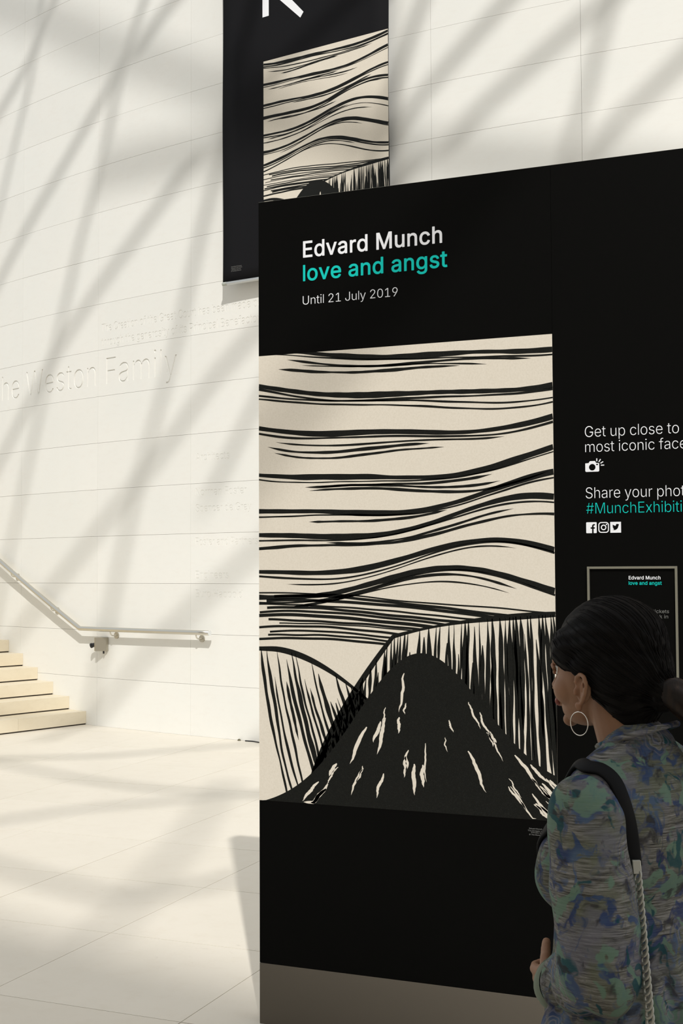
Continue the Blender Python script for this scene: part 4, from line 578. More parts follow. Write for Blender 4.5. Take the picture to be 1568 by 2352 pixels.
for j in range(nz):
    for i in range(nx): a = j*(nx+1)+i; fs.append((a, a+1, a+nx+2, a+nx+1))
clo = from_py('cloth', vs, fs, M_banner, banner, True); sm = clo.modifiers.new('s', 'SOLIDIFY'); sm.thickness = .0015; sm.offset = 0
pl, pz = on_banner(605, 142); pr, pzr = on_banner(890.5, 67)
vs, fs, mi = art(seed=11, mound=(.42, .55, .36)); PWd = br0 - .006 - pl
pv = []
for x, y, l in vs:
    X = pl + x * PWd; Z = pz - bz0 - 1.48 * PWd + y * PWd; pv.append((X, bw(X, Z) - .0014 - l * .0004, Z))
# the sheet itself is gridded so it follows the cloth
base = len(pv); fs = fs[1:]; mi = mi[1:]
for j in range(25):
    for i in range(6):
        X = pl + PWd * i / 5; Z = pz - bz0 - 1.48 * PWd + 1.48 * PWd * j / 24; pv.append((X, bw(X, Z) - .0014, Z))
for j in range(24):
    for i in range(5): a = base + j*6+i; fs.append((a, a+1, a+7, a+6)); mi.append(0)
from_py('picture', pv, fs, [M_cream, M_ink], banner, mi=mi)
def bpoly(name, pts, m, e=.0006):
    me = flat_mesh(pts, e); 
    for v in me.vertices: x, z, y = v.co.x, v.co.y, v.co.z; v.co = (x, bw(x, z) - .0022 - y, z)
    return link(name, me, m, banner)
def BP(u, v): x, z = on_banner(u, v); return (x, z - bz0)
a, b, c, d2 = BP(603, 40.5), BP(617.3, 36.2), BP(642.8, 0), BP(689.7, 40.5); e2, f2 = BP(697, 27), BP(670.7, 0)
sl1 = (d2[1]-c[1]) / (d2[0]-c[0]); up_ = 1.02
K = [a, (b[0], b[1]), (b[0], c[1] + sl1 * (b[0] - c[0])), d2, e2]
sl2 = (e2[1]-f2[1]) / (e2[0]-f2[0]); xj = b[0] + .17; zjn = f2[1] + sl2 * (xj - f2[0])
K += [(xj, zjn), (xj + .50, zjn + .52), (xj + .36, zjn + .58), (b[0], zjn + .16), (b[0], a[1] + up_ + .0), (a[0], a[1] + up_)]
bpoly('lettering', [K], M_white)
for i in range(4):
    x, z = BP(531 , 614.5 + 3.4 * i); l = ('Edvard Munch The Scream', 'Lithograph 1895 Private', 'collection Norway', '© The Munch Museum')[i]
    ps, W_ = text_polys(l); s_ = (.125, .13, .115, .12)[i] / W_
    bpoly('caption_lettering', [[(x + q * s_, z + r * .018) for q, r in p_] for p_ in ps], M_grey)
bm = bmesh.new(); tube(bm, [(bl0 + .045, 0, -.012), (br0 - .045, 0, -.012)], .017, 14); from_bm('bottom_rail', bm, M_alu, banner, True)
for xa, xb in ((bl0 - .002, bl0 + .045), (br0 - .045, br0 + .002)):
    bm = bmesh.new(); tube(bm, [(xa, 0, -.012), (xb, 0, -.012)], .018, 14); from_bm('end_cap', bm, mat('grey_cap', (.40, .42, .38), .5), banner)

# ------------------------------------------------------------------ glazed roof steelwork above the court (out of frame, casts the bars of shade)
roof = empty('ceiling', (0, 0, 17), kind='structure')
def beam(pts, wd, zr=17.0, ext0=6, ext1=6):
    q = [Vector((*on_floor(u, v), 0)) if v > 1705 else on_drum(u, v)[0] for u, v in pts]
    q = [p - LDIR * ((p.z - zr) / LDIR.z * 1.0) if False else p + LDIR * ((zr - p.z) / LDIR.z) for p in q]
    d0 = (q[0] - q[1]).normalized(); d1 = (q[-1] - q[-2]).normalized(); q = [q[0] + d0 * ext0] + q + [q[-1] + d1 * ext1]
    bm = bmesh.new(); tube(bm, [p - Vector((0, 0, 17)) for p in q], wd / 2, 8); o = from_bm('roof_beam', bm, M_roof, roof, kind='structure'); return o
BEAMS = [
 ([(0, 1742), (237, 1737), (474, 1717)], .12, 20), ([(0, 1885), (138, 1864), (245, 1852), (440, 1835)], .12, 20), ([(40, 1760), (198, 1792), (356, 1812), (593, 1826)], .12, 20),
 ([(380, 1985), (420, 1940), (462, 1880)], .12, 20), ([(0, 1990), (120, 2025), (277, 2067), (395, 2049), (480, 2030)], .14, 20),
 ([(125, 0), (86, 100), (46, 180), (0, 257)], .12, 20), ([(82, 107), (64, 214), (36, 321), (7, 446), (-20, 560)], .09, 20),
 ([(400, 0), (321, 100), (271, 168), (200, 286), (143, 386), (71, 507), (0, 643)], .13, 20),
 ([(332, 0), (304, 82), (271, 186), (246, 321), (214, 446), (179, 571), (150, 700), (110, 860), (75, 1020), (40, 1180)], .11, 20),
 ([(0, 11), (143, 64), (250, 118), (393, 161), (511, 214)], .20, 25),
 ([(511, 314), (393, 436), (304, 557), (214, 679), (130, 810), (50, 960), (0, 1060)], .13, 20),
 ([(496, 393), (461, 536), (429, 679), (405, 790), (375, 900), (340, 1020), (300, 1180), (262, 1360)], .12, 20),
 ([(590, 760), (490, 870), (380, 1030), (250, 1190), (130, 1340), (60, 1430)], .13, 20),
 ([(592, 1262), (500, 1345), (430, 1410), (340, 1500), (260, 1600)], .13, 20),
 ([(972, 0), (940, 90), (915, 170), (900, 230)], .12, 20), ([(1165, 0), (1065, 110), (990, 195), (925, 275), (880, 360)], .13, 20),
 ([(1405, 0), (1370, 120), (1340, 240), (1305, 350), (1290, 400)], .12, 20), ([(1590, 115), (1500, 205), (1430, 270), (1370, 330)], .13, 20),
 ([(900, 345), (1000, 355), (1150, 375), (1300, 385)], .22, 25),
]
for pts, wd, zr in BEAMS: beam(pts, wd * .9, 17.0 if zr == 20 else 23.0, *((1.5, 1.5) if pts[0][1] > 1705 else (4, 2.5)))

# unseen wall added behind the camera; its edge shades the near floor and visitor
e0 = Vector((-2.98, 4.668, 0)); ed = Vector((cos(radians(-14.5)), sin(radians(-14.5)), 0)); HF = 25.0
bp = e0 - Vector((LDIR.x, LDIR.y, 0)) / abs(LDIR.z) * HF
wf = empty('shade_blocker', bp, rz=radians(-14.5), kind='structure')
bm = bmesh.new(); bx(bm, -32, 34, -1.6, -.5, 0, HF - .9, .0); from_bm('blocker_slab', bm, M_blocker, wf, kind='structure')
bm = bmesh.new(); bx(bm, -32.3, 34.3, -1.8, 0, HF - .9, HF, .02); from_bm('blocker_edge', bm, M_blocker, wf, kind='structure')
# ------------------------------------------------------------------ the visitor
def prims_mesh(prims):
    bm = bmesh.new()
    for p in prims:
        k = p[0]
        if k == 'e':
            _, c, r, *rest = p; rot = Matrix.Rotation(rest[0], 4, rest[1]) if rest else Matrix.Identity(4)
            bmesh.ops.create_icosphere(bm, subdivisions=3 if max(r) > .02 else 2, radius=1, matrix=Matrix.Translation(c) @ rot @ Matrix.Diagonal((*r, 1)))
        else:
            _, a, b, ra, rb = p; a, b = Vector(a), Vector(b); d = (b - a); L = max(d.length, 1e-4); q = d.to_track_quat('Z', 'Y').to_matrix().to_4x4()
            n = 20 if max(ra, rb) > .02 else 12; prev = None; rings = []
            H = 5
            prof = [(-ra * cos(pi/2*i/H), ra * sin(pi/2*i/H)) for i in range(H+1)] + [(L + rb * sin(pi/2*i/H), rb * cos(pi/2*i/H)) for i in range(H+1)]
            Mx = Matrix.Translation(a) @ q
            for z, r in prof: rings.append([bm.verts.new(Mx @ Vector((max(r, 1e-5) * cos(2*pi*j/n), max(r, 1e-5) * sin(2*pi*j/n), z))) for j in range(n)])
            for x, y in zip(rings, rings[1:]):
                for j in range(n): bm.faces.new((x[j], x[(j+1) % n], y[(j+1) % n], y[j]))
            bm.faces.new(rings[0][::-1]); bm.faces.new(rings[-1])
    me = bpy.data.meshes.new('p'); bm.to_mesh(me); bm.free(); return me
def blob(name, prims, voxel, smooth, mats, parent, **k):
    o = bpy.data.objects.new(name, prims_mesh(prims)); COL.objects.link(o)
    r = o.modifiers.new('r', 'REMESH'); r.mode = 'VOXEL'; r.voxel_size = voxel
    s = o.modifiers.new('s', 'SMOOTH'); s.iterations = smooth; s.factor = .5
    bpy.context.view_layer.update()
    me = bpy.data.meshes.new_from_object(o.evaluated_get(bpy.context.evaluated_depsgraph_get())); bpy.data.objects.remove(o)
    return link(name, me, mats, parent, True, **k)
def displace(o, fn):
    me = o.data
    ns = [v.normal.copy() for v in me.vertices]
    for v, n in zip(me.vertices, ns): v.co += n * fn(v.co, n)
WZ = radians(0)
lat, dep = .502, 2.25
WP = RIGHT * lat + FWH * dep
FACE = YAW + radians(50)
woman = empty('person', (WP.x, WP.y, 0), rz=FACE, label='woman seen from behind in a blue and green paisley blouse with dark tied hair', cat='person')
WM = Matrix.Translation(WP) @ Matrix.Rotation(FACE, 4, 'Z'); WMI = WM.inverted()
M_skin = mat('warm_skin', (.24, .12, .065), .5, spec=.3)
t = NT(M_skin); M_skin.node_tree.nodes['Principled BSDF'].inputs['Subsurface Weight'].default_value = .05
t.color(t.mix(t.noise(t.coord(), 30, 3), (.225, .112, .06), (.265, .14, .08)))
M_hair = mat('black_hair', (.0035, .0026, .0022), .6, spec=.10)
t = NT(M_hair); cc = t.coord(); t.bump(t.noise(t.mapping(cc, (260, 20, 60), (0, .3, 0)), 1, 3), .35, .002)
M_tail = mat('brown_hair', (.045, .022, .010), .5, spec=.3)
t = NT(M_tail); cc = t.coord(); nz_ = t.noise(t.mapping(cc, (90, 90, 8)), 1, 4); t.color(t.ramp(nz_, [(.40, (.006, .003, .002)), (.62, (.018, .009, .004)), (.85, (.07, .036, .016))])); t.bump(nz_, .5, .003)
M_blouse = mat('paisley_blouse', (.16, .15, .13), .75, spec=.2); t = NT(M_blouse)
cc = t.coord(); wv_ = t.n('ShaderNodeVectorMath', operation='ADD'); t.L(cc, wv_.inputs[0])
nv = t.n('ShaderNodeVectorMath', operation='SCALE'); t.L(t.noise(cc, 9, 3, .6, 0, 'Color'), nv.inputs[0]); nv.inputs['Scale'].default_value = .10; t.L(nv.outputs[0], wv_.inputs[1]); wc = wv_.outputs[0]
streak = t.noise(t.mapping(cc, (22, 22, 400)), 1, 5, .7)
base = t.ramp(streak, [(.34, (.025, .023, .021)), (.47, (.105, .10, .085)), (.60, (.215, .205, .19)), (.74, (.36, .34, .335))])
def jit(f, k=.10): return t.math('ADD', f, t.math('MULTIPLY', t.math('SUBTRACT', streak, .5), k))
olive = t.ramp(t.noise(wc, 12, 3), [(.46, (0, 0, 0)), (.60, (.7, .7, .7))]); col = t.mix(olive, base, t.mix(streak, (.04, .045, .025), (.17, .18, .12)))
vo = t.n('ShaderNodeTexVoronoi', feature='F1'); vo.inputs['Scale'].default_value = 9.5; t.L(wc, vo.inputs['Vector'])
lilac = t.ramp(jit(t.noise(t.mapping(wc, (1, 1, 1), (2, 1, .3)), 10, 3), .16), [(.50, (0, 0, 0)), (.62, (.75, .75, .75))]); col = t.mix(lilac, col, t.mix(streak, (.055, .052, .072), (.19, .185, .21)))
blue = t.ramp(jit(t.noise(wc, 24, 3, .55, .8), .22), [(.515, (0, 0, 0)), (.60, (.8, .8, .8))])
col = t.mix(blue, col, t.ramp(t.noise(cc, 11, 2), [(.38, (.006, .012, .07)), (.5, (.010, .035, .12)), (.62, (.05, .09, .17))]))
grn = t.ramp(jit(t.noise(t.mapping(wc, (1, 1, .8), (.4, .7, .2)), 21, 2, .5, .6), .10), [(.565, (0, 0, 0)), (.60, (.85, .8, .8))]); col = t.mix(grn, col, (.115, .19, .135))
teal = t.ramp(jit(t.noise(t.mapping(wc, (1.3, 1.3, .8), (1, .2, .9)), 18, 2, .5, .8), .14), [(.60, (0, 0, 0)), (.65, (.9, .9, .9))]); col = t.mix(teal, col, (.006, .050, .060))
dst = vo.outputs['Distance']; spiral = t.math('SINE', t.math('MULTIPLY', dst, 75))
rm = t.math('MULTIPLY', t.ramp(spiral, [(.2, (0, 0, 0)), (.8, (.7, .7, .7))]), t.ramp(dst, [(.30, (1, 1, 1)), (.48, (0, 0, 0))]))
col = t.mix(rm, col, t.mix(t.ramp(dst, [(.18, (0, 0, 0)), (.36, (1, 1, 1))]), t.mix(streak, (.10, .10, .12), (.26, .25, .26)), (.05, .06, .12)))
dk = t.ramp(jit(t.noise(t.mapping(wc, (1, 1, 1.3), (.2, 2, 1)), 24, 3), .25), [(.60, (0, 0, 0)), (.68, (.8, .8, .8))]); col = t.mix(dk, col, (.022, .020, .022))
t.color(col); t.bump(streak, .25, .001)
M_cuff = mat('sage_cuff', (.17, .20, .15), .8, spec=.2)
M_trouser = mat('dark_trousers', (.018, .018, .02), .8); M_shoe = mat('dark_shoe', (.02, .018, .016), .4)
M_strap = mat('black_strap', (.004, .004, .0045), .65, spec=.15); M_bag = mat('black_leather', (.014, .013, .013), .35)
M_chain = mat('pale_chain_metal', (.40, .39, .34), .34, .6)
M_hoop = mat('silver_hoop', (.75, .70, .64), .2, 1.0)
M_eye = mat('eye_white', (.7, .68, .64), .2); M_iris = mat('dark_iris', (.03, .015, .01), .2); M_lip = mat('lip', (.30, .10, .08), .45)

HY = radians(-8); HC0 = Vector((0, 0, 0)); HR = Matrix.Translation((.005, .047, 0)) @ Matrix.Rotation(HY, 4, 'Z')
def hp(x, y, z): return HR @ Vector((x, y, z))
def E(c, r): return ('e', hp(*c), r, HY, 'Z')
def Cp(a, b, ra, rb): return ('c', hp(*a), hp(*b), ra, rb)
DZ = -.018
def z_(v): return v + DZ
head = [E((0, -.012, z_(1.465)), (.070, .089, .074)), E((0, .028, z_(1.42)), (.060, .062, .082)), E((0, .036, z_(1.368)), (.044, .048, .034)),
        E((0, .074, z_(1.343)), (.017, .014, .014)), E((.036, .050, z_(1.402)), (.025, .030, .03)), E((-.036, .050, z_(1.402)), (.025, .030, .03)),
        Cp((0, .086, z_(1.437)), (0, .106, z_(1.404)), .007, .0095), E((.010, .099, z_(1.399)), (.008, .009, .006)), E((-.010, .099, z_(1.399)), (.008, .009, .006)),
        E((0, .087, z_(1.379)), (.021, .011, .0045)), E((0, .086, z_(1.370)), (.018, .011, .005)), Cp((-.036, .076, z_(1.452)), (.036, .076, z_(1.452)), .010, .010)]
for s in (-1, 1):      # ears
    ex = .0745 * s; pts = [(-.004, 1.378), (-.014, 1.388), (-.022, 1.402), (-.025, 1.418), (-.019, 1.430), (-.007, 1.434), (.004, 1.428), (.007, 1.418)]
    for (a, za), (b, zb2) in zip(pts, pts[1:]): head.append(Cp((ex + .010 * s * (-a/.025), a, z_(za)), (ex + .010 * s * (-b/.025), b, z_(zb2)), .0042, .0042))
    head.append(Cp((ex + .001*s, .000, z_(1.379)), (ex + .001*s, -.003, z_(1.373)), .0065, .0055))
    head.append(E((ex - .007*s, -.006, z_(1.405)), (.005, .017, .024))); head.append(Cp((ex + .003*s, -.010, z_(1.395)), (ex + .004*s, -.013, z_(1.420)), .0035, .0035))
    head.append(Cp((ex + .001*s, .006, z_(1.405)), (ex + .001*s, .006, z_(1.398)), .004, .004))
sh = .158
body = head + [('c', (0, -.022, 1.24), hp(0, -.028, 1.36), .056, .050), ('c', (-.08, -.012, 1.222), (.08, -.012, 1.222), .040, .040), ('c', (0, -.02, 1.268), (-.12, -.012, 1.19), .032, .036), ('c', (0, -.02, 1.268), (.12, -.012, 1.19), .032, .036),
        ('e', (0, .0, 1.13), (.145, .095, .15)), ('e', (0, 0, .98), (.125, .088, .15)), ('e', (0, -.01, .86), (.155, .11, .12)), ('e', (-.065, .075, 1.09), (.058, .05, .058)), ('e', (.065, .075, 1.09), (.058, .05, .058))]
for s in (-1, 1):
    body += [('c', (.08*s, 0, .80), (.085*s, .02 + .03*s, .43), .078, .052), ('c', (.085*s, .02 + .03*s, .43), (.09*s, -.02 + .09*s, .085), .050, .034), ('c', (.09*s, -.03 + .09*s, .05), (.095*s, .11 + .09*s, .035), .034, .028)]
# arms: left one bent forward at the hip, right one hanging
SHL, ELL, WRL = Vector((-sh - .014, -.01, 1.205)), Vector((-.205, -.055, .955)), Vector((-.085, .100, .870))
SHR, ELR, WRR = Vector((sh + .004, -.01, 1.205)), Vector((.215, -.03, .965)), Vector((.235, .05, .745))
for a, b, c in ((SHL, ELL, WRL), (SHR, ELR, WRR)):
    body += [('c', a, b, .046, .036), ('c', b, c, .036, .023)]
def hand(wr, d, side_v, curl, thumb_side):
    d = d.normalized(); side_v = (side_v - d * side_v.dot(d)).normalized(); palm_n = d.cross(side_v) * thumb_side     # fingers curl towards palm_n
    out = [('c', wr, wr + d * .02, .022, .022)]
    for i in range(4):
        o = (i - 1.5) * .0175; out.append(('c', wr + d * .02 + side_v * o * .7, wr + d * .075 + side_v * o, .0125, .0105))
    for i in range(4):
        o = (i - 1.5) * .0180; L = (.036, .042, .039, .031)[i if thumb_side > 0 else i]; p = wr + d * .078 + side_v * o; a = curl * .5
        for seg, (f, r) in enumerate(((1, .0088), (.72, .0080), (.55, .0072))):
            q = p + (d * cos(a) + palm_n * sin(a)) * (L * f); out.append(('c', p, q, r, r * .93)); p = q; a += curl
    tb = wr + d * .028 - side_v * .020; p = tb
    for L, r, mixv in ((.034, .0115, .9), (.030, .0098, .55), (.022, .0088, .3)):
        dr = (d * (1.1 - mixv * .4) - side_v * mixv + palm_n * .55).normalized(); q = p + dr * L; out.append(('c', p, q, r, r * .93)); p = q
    return out
dl = (WRL - ELL).normalized(); body += hand(WRL + dl * .004, Vector((.58, .78, -.22)), Vector((0.15, -.1, -1)), .85, -1)
dr_ = (WRR - ELR).normalized(); body += hand(WRR, dr_, Vector((-.2, -1, 0)), .4, 1)
bod = blob('body', body, .0032, 3, M_skin, woman)
for s in (-1, 1):
    bm = bmesh.new(); bmesh.ops.create_uvsphere(bm, u_segments=18, v_segments=12, radius=.0112, matrix=Matrix.Translation(hp(.030*s, .0735, z_(1.436)))); from_bm('eye', bm, M_eye, woman, True)
    bm = bmesh.new(); bmesh.ops.create_uvsphere(bm, u_segments=14, v_segments=8, radius=.0052, matrix=Matrix.Translation(hp(.030*s, .0803, z_(1.436)))); from_bm('iris', bm, M_iris, woman, True)
    bm = bmesh.new(); tube(bm, smooth_path([hp(.017*s, .0835, z_(1.437)), hp(.024*s, .0875, z_(1.4435)), hp(.036*s, .0865, z_(1.4435)), hp(.044*s, .0765, z_(1.436))], 4), .0035, 8); tube(bm, smooth_path([hp(.017*s, .0835, z_(1.434)), hp(.030*s, .0865, z_(1.4285)), hp(.043*s, .0765, z_(1.434))], 4), .003, 8); from_bm('eyelids', bm, M_skin, woman, True)
    bm = bmesh.new(); tube(bm, [hp(.015*s, .088, z_(1.455)), hp(.030*s, .0885, z_(1.460)), hp(.046*s, .078, z_(1.455))], [.002, .0026, .0012], 8); from_bm('eyebrow', bm, M_hair, woman, True)
bm = bmesh.new(); tube(bm, smooth_path([hp(-.021, .090, z_(1.375)), hp(-.008, .0985, z_(1.379)), hp(.008, .0985, z_(1.379)), hp(.021, .090, z_(1.375))], 4), .0035, 8); tube(bm, smooth_path([hp(-.018, .090, z_(1.373)), hp(0, .098, z_(1.369)), hp(.018, .090, z_(1.373))], 4), .0042, 8)
from_bm('lips', bm, M_lip, woman, True)
hairp = [E((0, -.022, z_(1.487)), (.084, .102, .084)), E((0, -.052, z_(1.44)), (.080, .080, .082)), E((0, -.062, z_(1.395)), (.062, .056, .055)), E((0, -.070, z_(1.365)), (.045, .035, .040)),
         E((-.044, .028, z_(1.475)), (.038, .048, .045)), E((.044, .028, z_(1.475)), (.038, .048, .045)), E((-.066, -.006, z_(1.447)), (.015, .030, .022)), E((.066, -.006, z_(1.447)), (.015, .030, .022)),
         E((0, -.118, z_(1.405)), (.036, .034, .036))]
hair = blob('hair', hairp, .0035, 6, M_hair, woman)
displace(hair, lambda c, n: .0010 * sin(c.x * 230 + 9 * sin(c.z * 30)))
# strands drawn back to the knot
knot = hp(0, -.115, z_(1.405)); hbv = BVHTree.FromPolygons([v.co for v in hair.data.vertices], [p.vertices[:] for p in hair.data.polygons]); bm = bmesh.new(); hc = hp(0, -.025, z_(1.46))
for i in range(170):
    az = radians(random.uniform(-105, 105)); el = radians(random.uniform(-8, 85)); fr = HR.to_3x3() @ Vector((sin(az) * cos(el), cos(az) * cos(el), sin(el))); pts = []
    kd = (knot - hc).normalized()
    for j in range(15):
        s = j / 14 * .9; dv = fr.slerp(kd, s) if fr.dot(kd) > -.98 else fr
        h_ = hbv.ray_cast(hc + dv * .4, -dv)
        if h_[0] is None: continue
        if abs(dv.dot(fr)) > .995 and h_[0].z < z_(1.40): continue
        pts.append(h_[0] + dv * .0004)
    if len(pts) > 6 and all((q - p).length < .06 for p, q in zip(pts, pts[1:])): tube(bm, pts, [.0003] + [.0009] * (len(pts) - 2) + [.0006], 4)
from_bm('hair_strand', bm, M_hair, woman, True, kind='stuff')
tailp = [Cp((0, -.145, z_(1.405)), (.035, -.182, z_(1.372)), .027, .034), Cp((.035, -.182, z_(1.372)), (.075, -.178, z_(1.30)), .034, .030), Cp((.075, -.178, z_(1.30)), (.088, -.160, z_(1.22)), .030, .018), Cp((.088, -.160, z_(1.22)), (.088, -.15, z_(1.15)), .018, .005)]
tail = blob('ponytail', tailp, .004, 4, M_tail, woman); displace(tail, lambda c, n: .0022 * sin(atan2(c.y + .15, c.x) * 17 + c.z * 30))
bm = bmesh.new(); tube(bm, [knot + Vector((.031 * cos(q), -.008 - .012 * sin(q) * .4, .031 * sin(q))) for q in [2*pi*i/24 for i in range(24)]], .005, 8, closed=True); from_bm('hair_tie', bm, M_strap, woman, True)
# hoop
lob = hp(-.0765, -.003, z_(1.369)); bm = bmesh.new(); R_ = .0205
tube(bm, [lob + Vector((0, 0, -R_ - .001)) + (HR.to_3x3() @ Vector((.1, 1, 0))).normalized() * (R_ * sin(q)) + Vector((0, 0, R_ * cos(q))) for q in [2*pi*i/40 for i in range(40)]], .0009, 8, closed=True)
from_bm('hoop_earring', bm, M_hoop, woman, True, label='thin silver hoop earring')
# blouse
SLV = []
bl = [('c', (0, -.022, 1.278), (-.125, -.014, 1.222), .054, .060), ('c', (0, -.022, 1.278), (.125, -.014, 1.222), .054, .060), ('c', (0, -.022, 1.262), (0, -.020, 1.282), .080, .068), ('c', (-.03, -.015, 1.262), (-.140, -.012, 1.205), .050, .058), ('c', (.03, -.015, 1.262), (.140, -.012, 1.205), .050, .058),
      ('e', (0, -.005, 1.13), (.178, .118, .155)), ('e', (0, -.04, 1.16), (.150, .09, .12)), ('e', (0, .005, .98), (.148, .120, .19)), ('e', (0, -.005, .86), (.178, .140, .14)), ('c', (-.085, 0, .80), (.085, 0, .80), .112, .112),
      ('e', (-.068, .080, 1.075), (.074, .058, .078)), ('e', (.068, .080, 1.075), (.074, .058, .078))]
for a, b, c in ((SHL, ELL, WRL), (SHR, ELR, WRR)):
    cuff = b.lerp(c, .86); SLV.append([('c', a + Vector((0, 0, -.006)), a.lerp(b, .5), .063, .069), ('c', a.lerp(b, .5), b, .069, .069), ('c', b, cuff, .067, .043)])
blouse = blob('blouse', bl, .006, 8, M_blouse, woman)
def folds(c, n):
    a = 0
    for f, p, s in ((22, .3, .0035), (41, 1.7, .0022), (67, 4.1, .0012)): a += s * sin(f * (c.z + .5 * c.x * sin(c.z * 7 + p) + .35 * c.y) + p) * (.6 + .4 * sin(9 * c.x + 5 * c.y + p))
    if c.z < 1.02: a += .006 * sin(26 * atan2(c.y, c.x) / 1.5 + 6 * c.z) * min(1, (1.02 - c.z) * 6)
    return a
displace(blouse, folds)
for q in SLV:
    sv = blob('sleeve', q, .006, 6, M_blouse, woman); displace(sv, folds)
    for v in sv.data.vertices: v.co.y -= .0
# collar rib, cuffs
colr = [Vector((.073 * sin(q), -.020 + .067 * cos(q), 1.308 - .024 * cos(q))) for q in [2*pi*i/36 for i in range(36)]]
bm = bmesh.new(); tube(bm, colr, .0055, 8, closed=True); from_bm('collar', bm, M_blouse, woman, True)
for a, b in ((ELL, WRL), (ELR, WRR)):
    d = (b - a).normalized(); p0, p1 = a.lerp(b, .84), a.lerp(b, 1.0); bm = bmesh.new()
    tube(bm, [p0 - d*.004, p0, p0.lerp(p1, .3), p0.lerp(p1, .7), p1, p1 + d*.002, p1 - d*.004], [.044, .047, .0475, .0445, .041, .036, .032], 28, cap=False); from_bm('cuff', bm, M_cuff, woman, True)
# trousers and shoes
tr = [('e', (0, -.01, .86), (.165, .12, .12))]
for s in (-1, 1): tr += [('c', (.08*s, 0, .80), (.087*s, .02 + .03*s, .43), .090, .066), ('c', (.087*s, .02 + .03*s, .43), (.09*s, -.02 + .09*s, .12), .066, .060)]
blob('trousers', tr, .008, 5, M_trouser, woman)
for s in (-1, 1):
    sp = [('c', (.09*s, -.035 + .09*s, .045), (.095*s, .125 + .09*s, .034), .043, .034), ('c', (.09*s, -.035 + .09*s, .09), (.09*s, -.03 + .09*s, .05), .042, .042)]
    so_ = blob('shoe', sp, .005, 4, M_shoe, woman)
    for v in so_.data.vertices: v.co.z = max(v.co.z, .0005)

# shoulder bag: strap, chain, body
bvv, bff = [], []
for ob_ in [blouse] + [c_ for c_ in woman.children if c_.name.startswith('sleeve')]:
    k0 = len(bvv); bvv += [v.co.copy() for v in ob_.data.vertices]; bff += [[i + k0 for i in p.vertices] for p in ob_.data.polygons]
bbv = BVHTree.FromPolygons(bvv, bff)
def on_blouse(u, v):
    o = WMI @ Vector((0, 0, EYE)); d = (WMI.to_3x3() @ ray(u, v)).normalized(); h = bbv.ray_cast(o, d); return (h[0], h[1])
bag = empty('shoulder_bag', (WP.x, WP.y, 0), rz=FACE, label='black bag with a broad black strap and pale twisted chain over the woman\'s left shoulder', cat='bag')
pp = []
h1, n1 = on_blouse(1350, 1764)
for z in (1.00, 1.06, 1.12, 1.16, 1.195):      # down the chest
    h = bbv.ray_cast(Vector((h1.x + .022 + (1.21 - z) * .55, .5, z)), Vector((0, -1, 0)))
    if h[0]: pp.append((h[0], h[1]))
for yy in (.055, .040, .025, .010, -.005):
    if yy > h1.y + .012:
        h = bbv.ray_cast(Vector((h1.x + .010 + yy * .2, yy, 1.5)), Vector((0, 0, -1)))
        if h[0] and h[0].z > 1.2: pp.append((h[0], h[1]))
pp.append((h1, n1))
for u, v in ((1380, 1770), (1408, 1794), (1427, 1835), (1441, 1885), (1449, 1935), (1455, 1988)):
    h = on_blouse(u, v)
    if h[0]: pp.append(h)
cen = smooth_path([p + n * .004 for p, n in pp], 5); nrm = smooth_path([n for p, n in pp], 5)
bm = bmesh.new(); rows = []
for i, (c, n) in enumerate(zip(cen, nrm)):
    tdir = (cen[min(i+1, len(cen)-1)] - cen[max(i-1, 0)]).normalized(); n = (n - tdir * n.dot(tdir)).normalized(); sd = tdir.cross(n); wd = .0125
    rows.append([bm.verts.new(c + sd * a + n * b) for a, b in ((-wd, -.003), (wd, -.003), (wd, .001), (wd * .8, .0025), (-wd * .8, .0025), (-wd, .001))])
for a, b in zip(rows, rows[1:]):
    for k2 in range(6): bm.faces.new((a[k2], a[(k2+1) % 6], b[(k2+1) % 6], b[k2]))
bm.faces.new(rows[0][::-1]); bm.faces.new(rows[-1]); bmesh.ops.recalc_face_normals(bm, faces=bm.faces[:])
from_bm('strap', bm, M_strap, bag, True)
ce = cen[-1]; r2 = WMI.to_3x3() @ ray(1500, 2430); r2 = WMI @ (Vector((0, 0, EYE)) + ray(1500, 2430) * (dep - .30))
c0 = ce + (WMI.to_3x3() @ (-FWH)) * .014; c1 = r2
vdir = (WMI.to_3x3() @ FWH).normalized(); ld = (c1 - c0).normalized(); sd = ld.cross(vdir).normalized()
bm = bmesh.new()
bmesh.ops.create_cube(bm, size=1, matrix=Matrix.Translation(c0 - ld * .002) @ Matrix((sd, ld, vdir)).transposed().to_4x4() @ Matrix.Diagonal((.014, .022, .006, 1))); bmesh.ops.bevel(bm, geom=bm.edges[:], offset=.001, segments=1, affect='EDGES')
from_bm('strap_clasp', bm, M_chain, bag)
bm = bmesh.new(); tq = 20
for i in range(tq): 
    q = 2*pi*i/tq
ring = [Vector((.0054 * cos(2*pi*i/tq), .0088 * sin(2*pi*i/tq), 0)) for i in range(tq)]
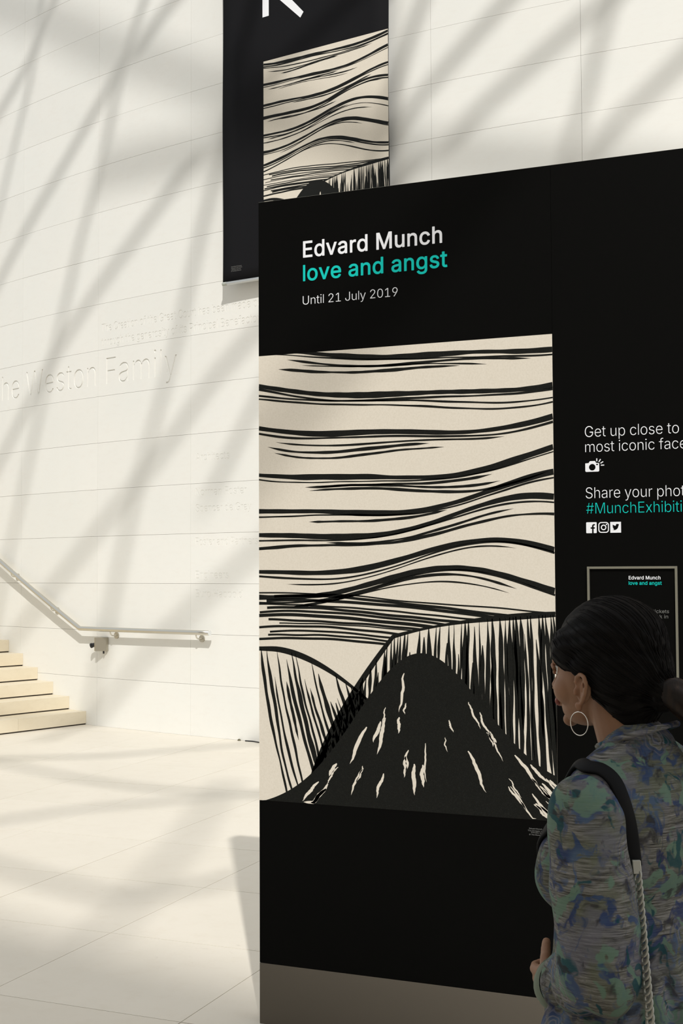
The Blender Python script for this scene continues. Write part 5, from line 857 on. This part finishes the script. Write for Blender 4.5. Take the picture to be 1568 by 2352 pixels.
# flattened, slightly twisted curb link
rows = []
for i in range(tq):
    p = ring[i]; tn = (ring[(i+1) % tq] - ring[i-1]).normalized(); nn = Vector((tn.y, -tn.x, 0)); rows.append([bm.verts.new(p + nn * (.0030 * cos(a)) + Vector((0, 0, 1)) * (.0018 * sin(a))) for a in [2*pi*j/8 for j in range(8)]])
for i in range(tq):
    a, b = rows[i], rows[(i+1) % tq]
    for j in range(8): bm.faces.new((a[j], a[(j+1) % 8], b[(j+1) % 8], b[j]))
link_me = bpy.data.meshes.new('chain_link'); bm.normal_update(); bm.to_mesh(link_me); bm.free(); link_me.materials.append(M_chain); link_me.polygons.foreach_set('use_smooth', [True] * len(link_me.polygons))
Lc = (c1 - c0).length; nL = int(Lc / .0112)
for i in range(nL):
    p = c0.lerp(c1, (i + 1.2) / nL); o = link('chain_link', link_me, None, bag)
    rb = Matrix((sd, ld, vdir)).transposed(); o.rotation_euler = (rb @ Matrix.Rotation(radians(52), 3, 'Y') @ Matrix.Rotation(radians(-22), 3, 'X')).to_euler(); o.location = p
bc = c1 + (WMI.to_3x3() @ (-FWH)) * .03 + Vector((0, 0, -.155)); rb = Matrix.Rotation(-radians(50) + radians(10), 4, 'Z')
bm = bmesh.new(); bx(bm, -.13, .13, -.04, .04, -.09, .09, .018); bm.transform(Matrix.Translation(bc) @ rb); from_bm('bag_body', bm, M_bag, bag, True)
bm = bmesh.new(); bx(bm, -.132, .132, -.045, -.038, -.03, .095, .003); bx(bm, -.132, .132, -.045, .03, .088, .096, .003); bm.transform(Matrix.Translation(bc) @ rb); from_bm('bag_flap', bm, M_bag, bag)
bm = bmesh.new(); rg = c1 + Vector((0, 0, -.02)); tube(bm, [rg + sd * (.014 * cos(q)) + Vector((0, 0, .018 * sin(q) - .008)) for q in [2*pi*i/20 for i in range(20)]], .0028, 8, closed=True); tube(bm, [bc + Vector((0, 0, .09)), c1 + Vector((0, 0, -.045))], .006, 8)
from_bm('bag_ring', bm, M_chain, bag, True)
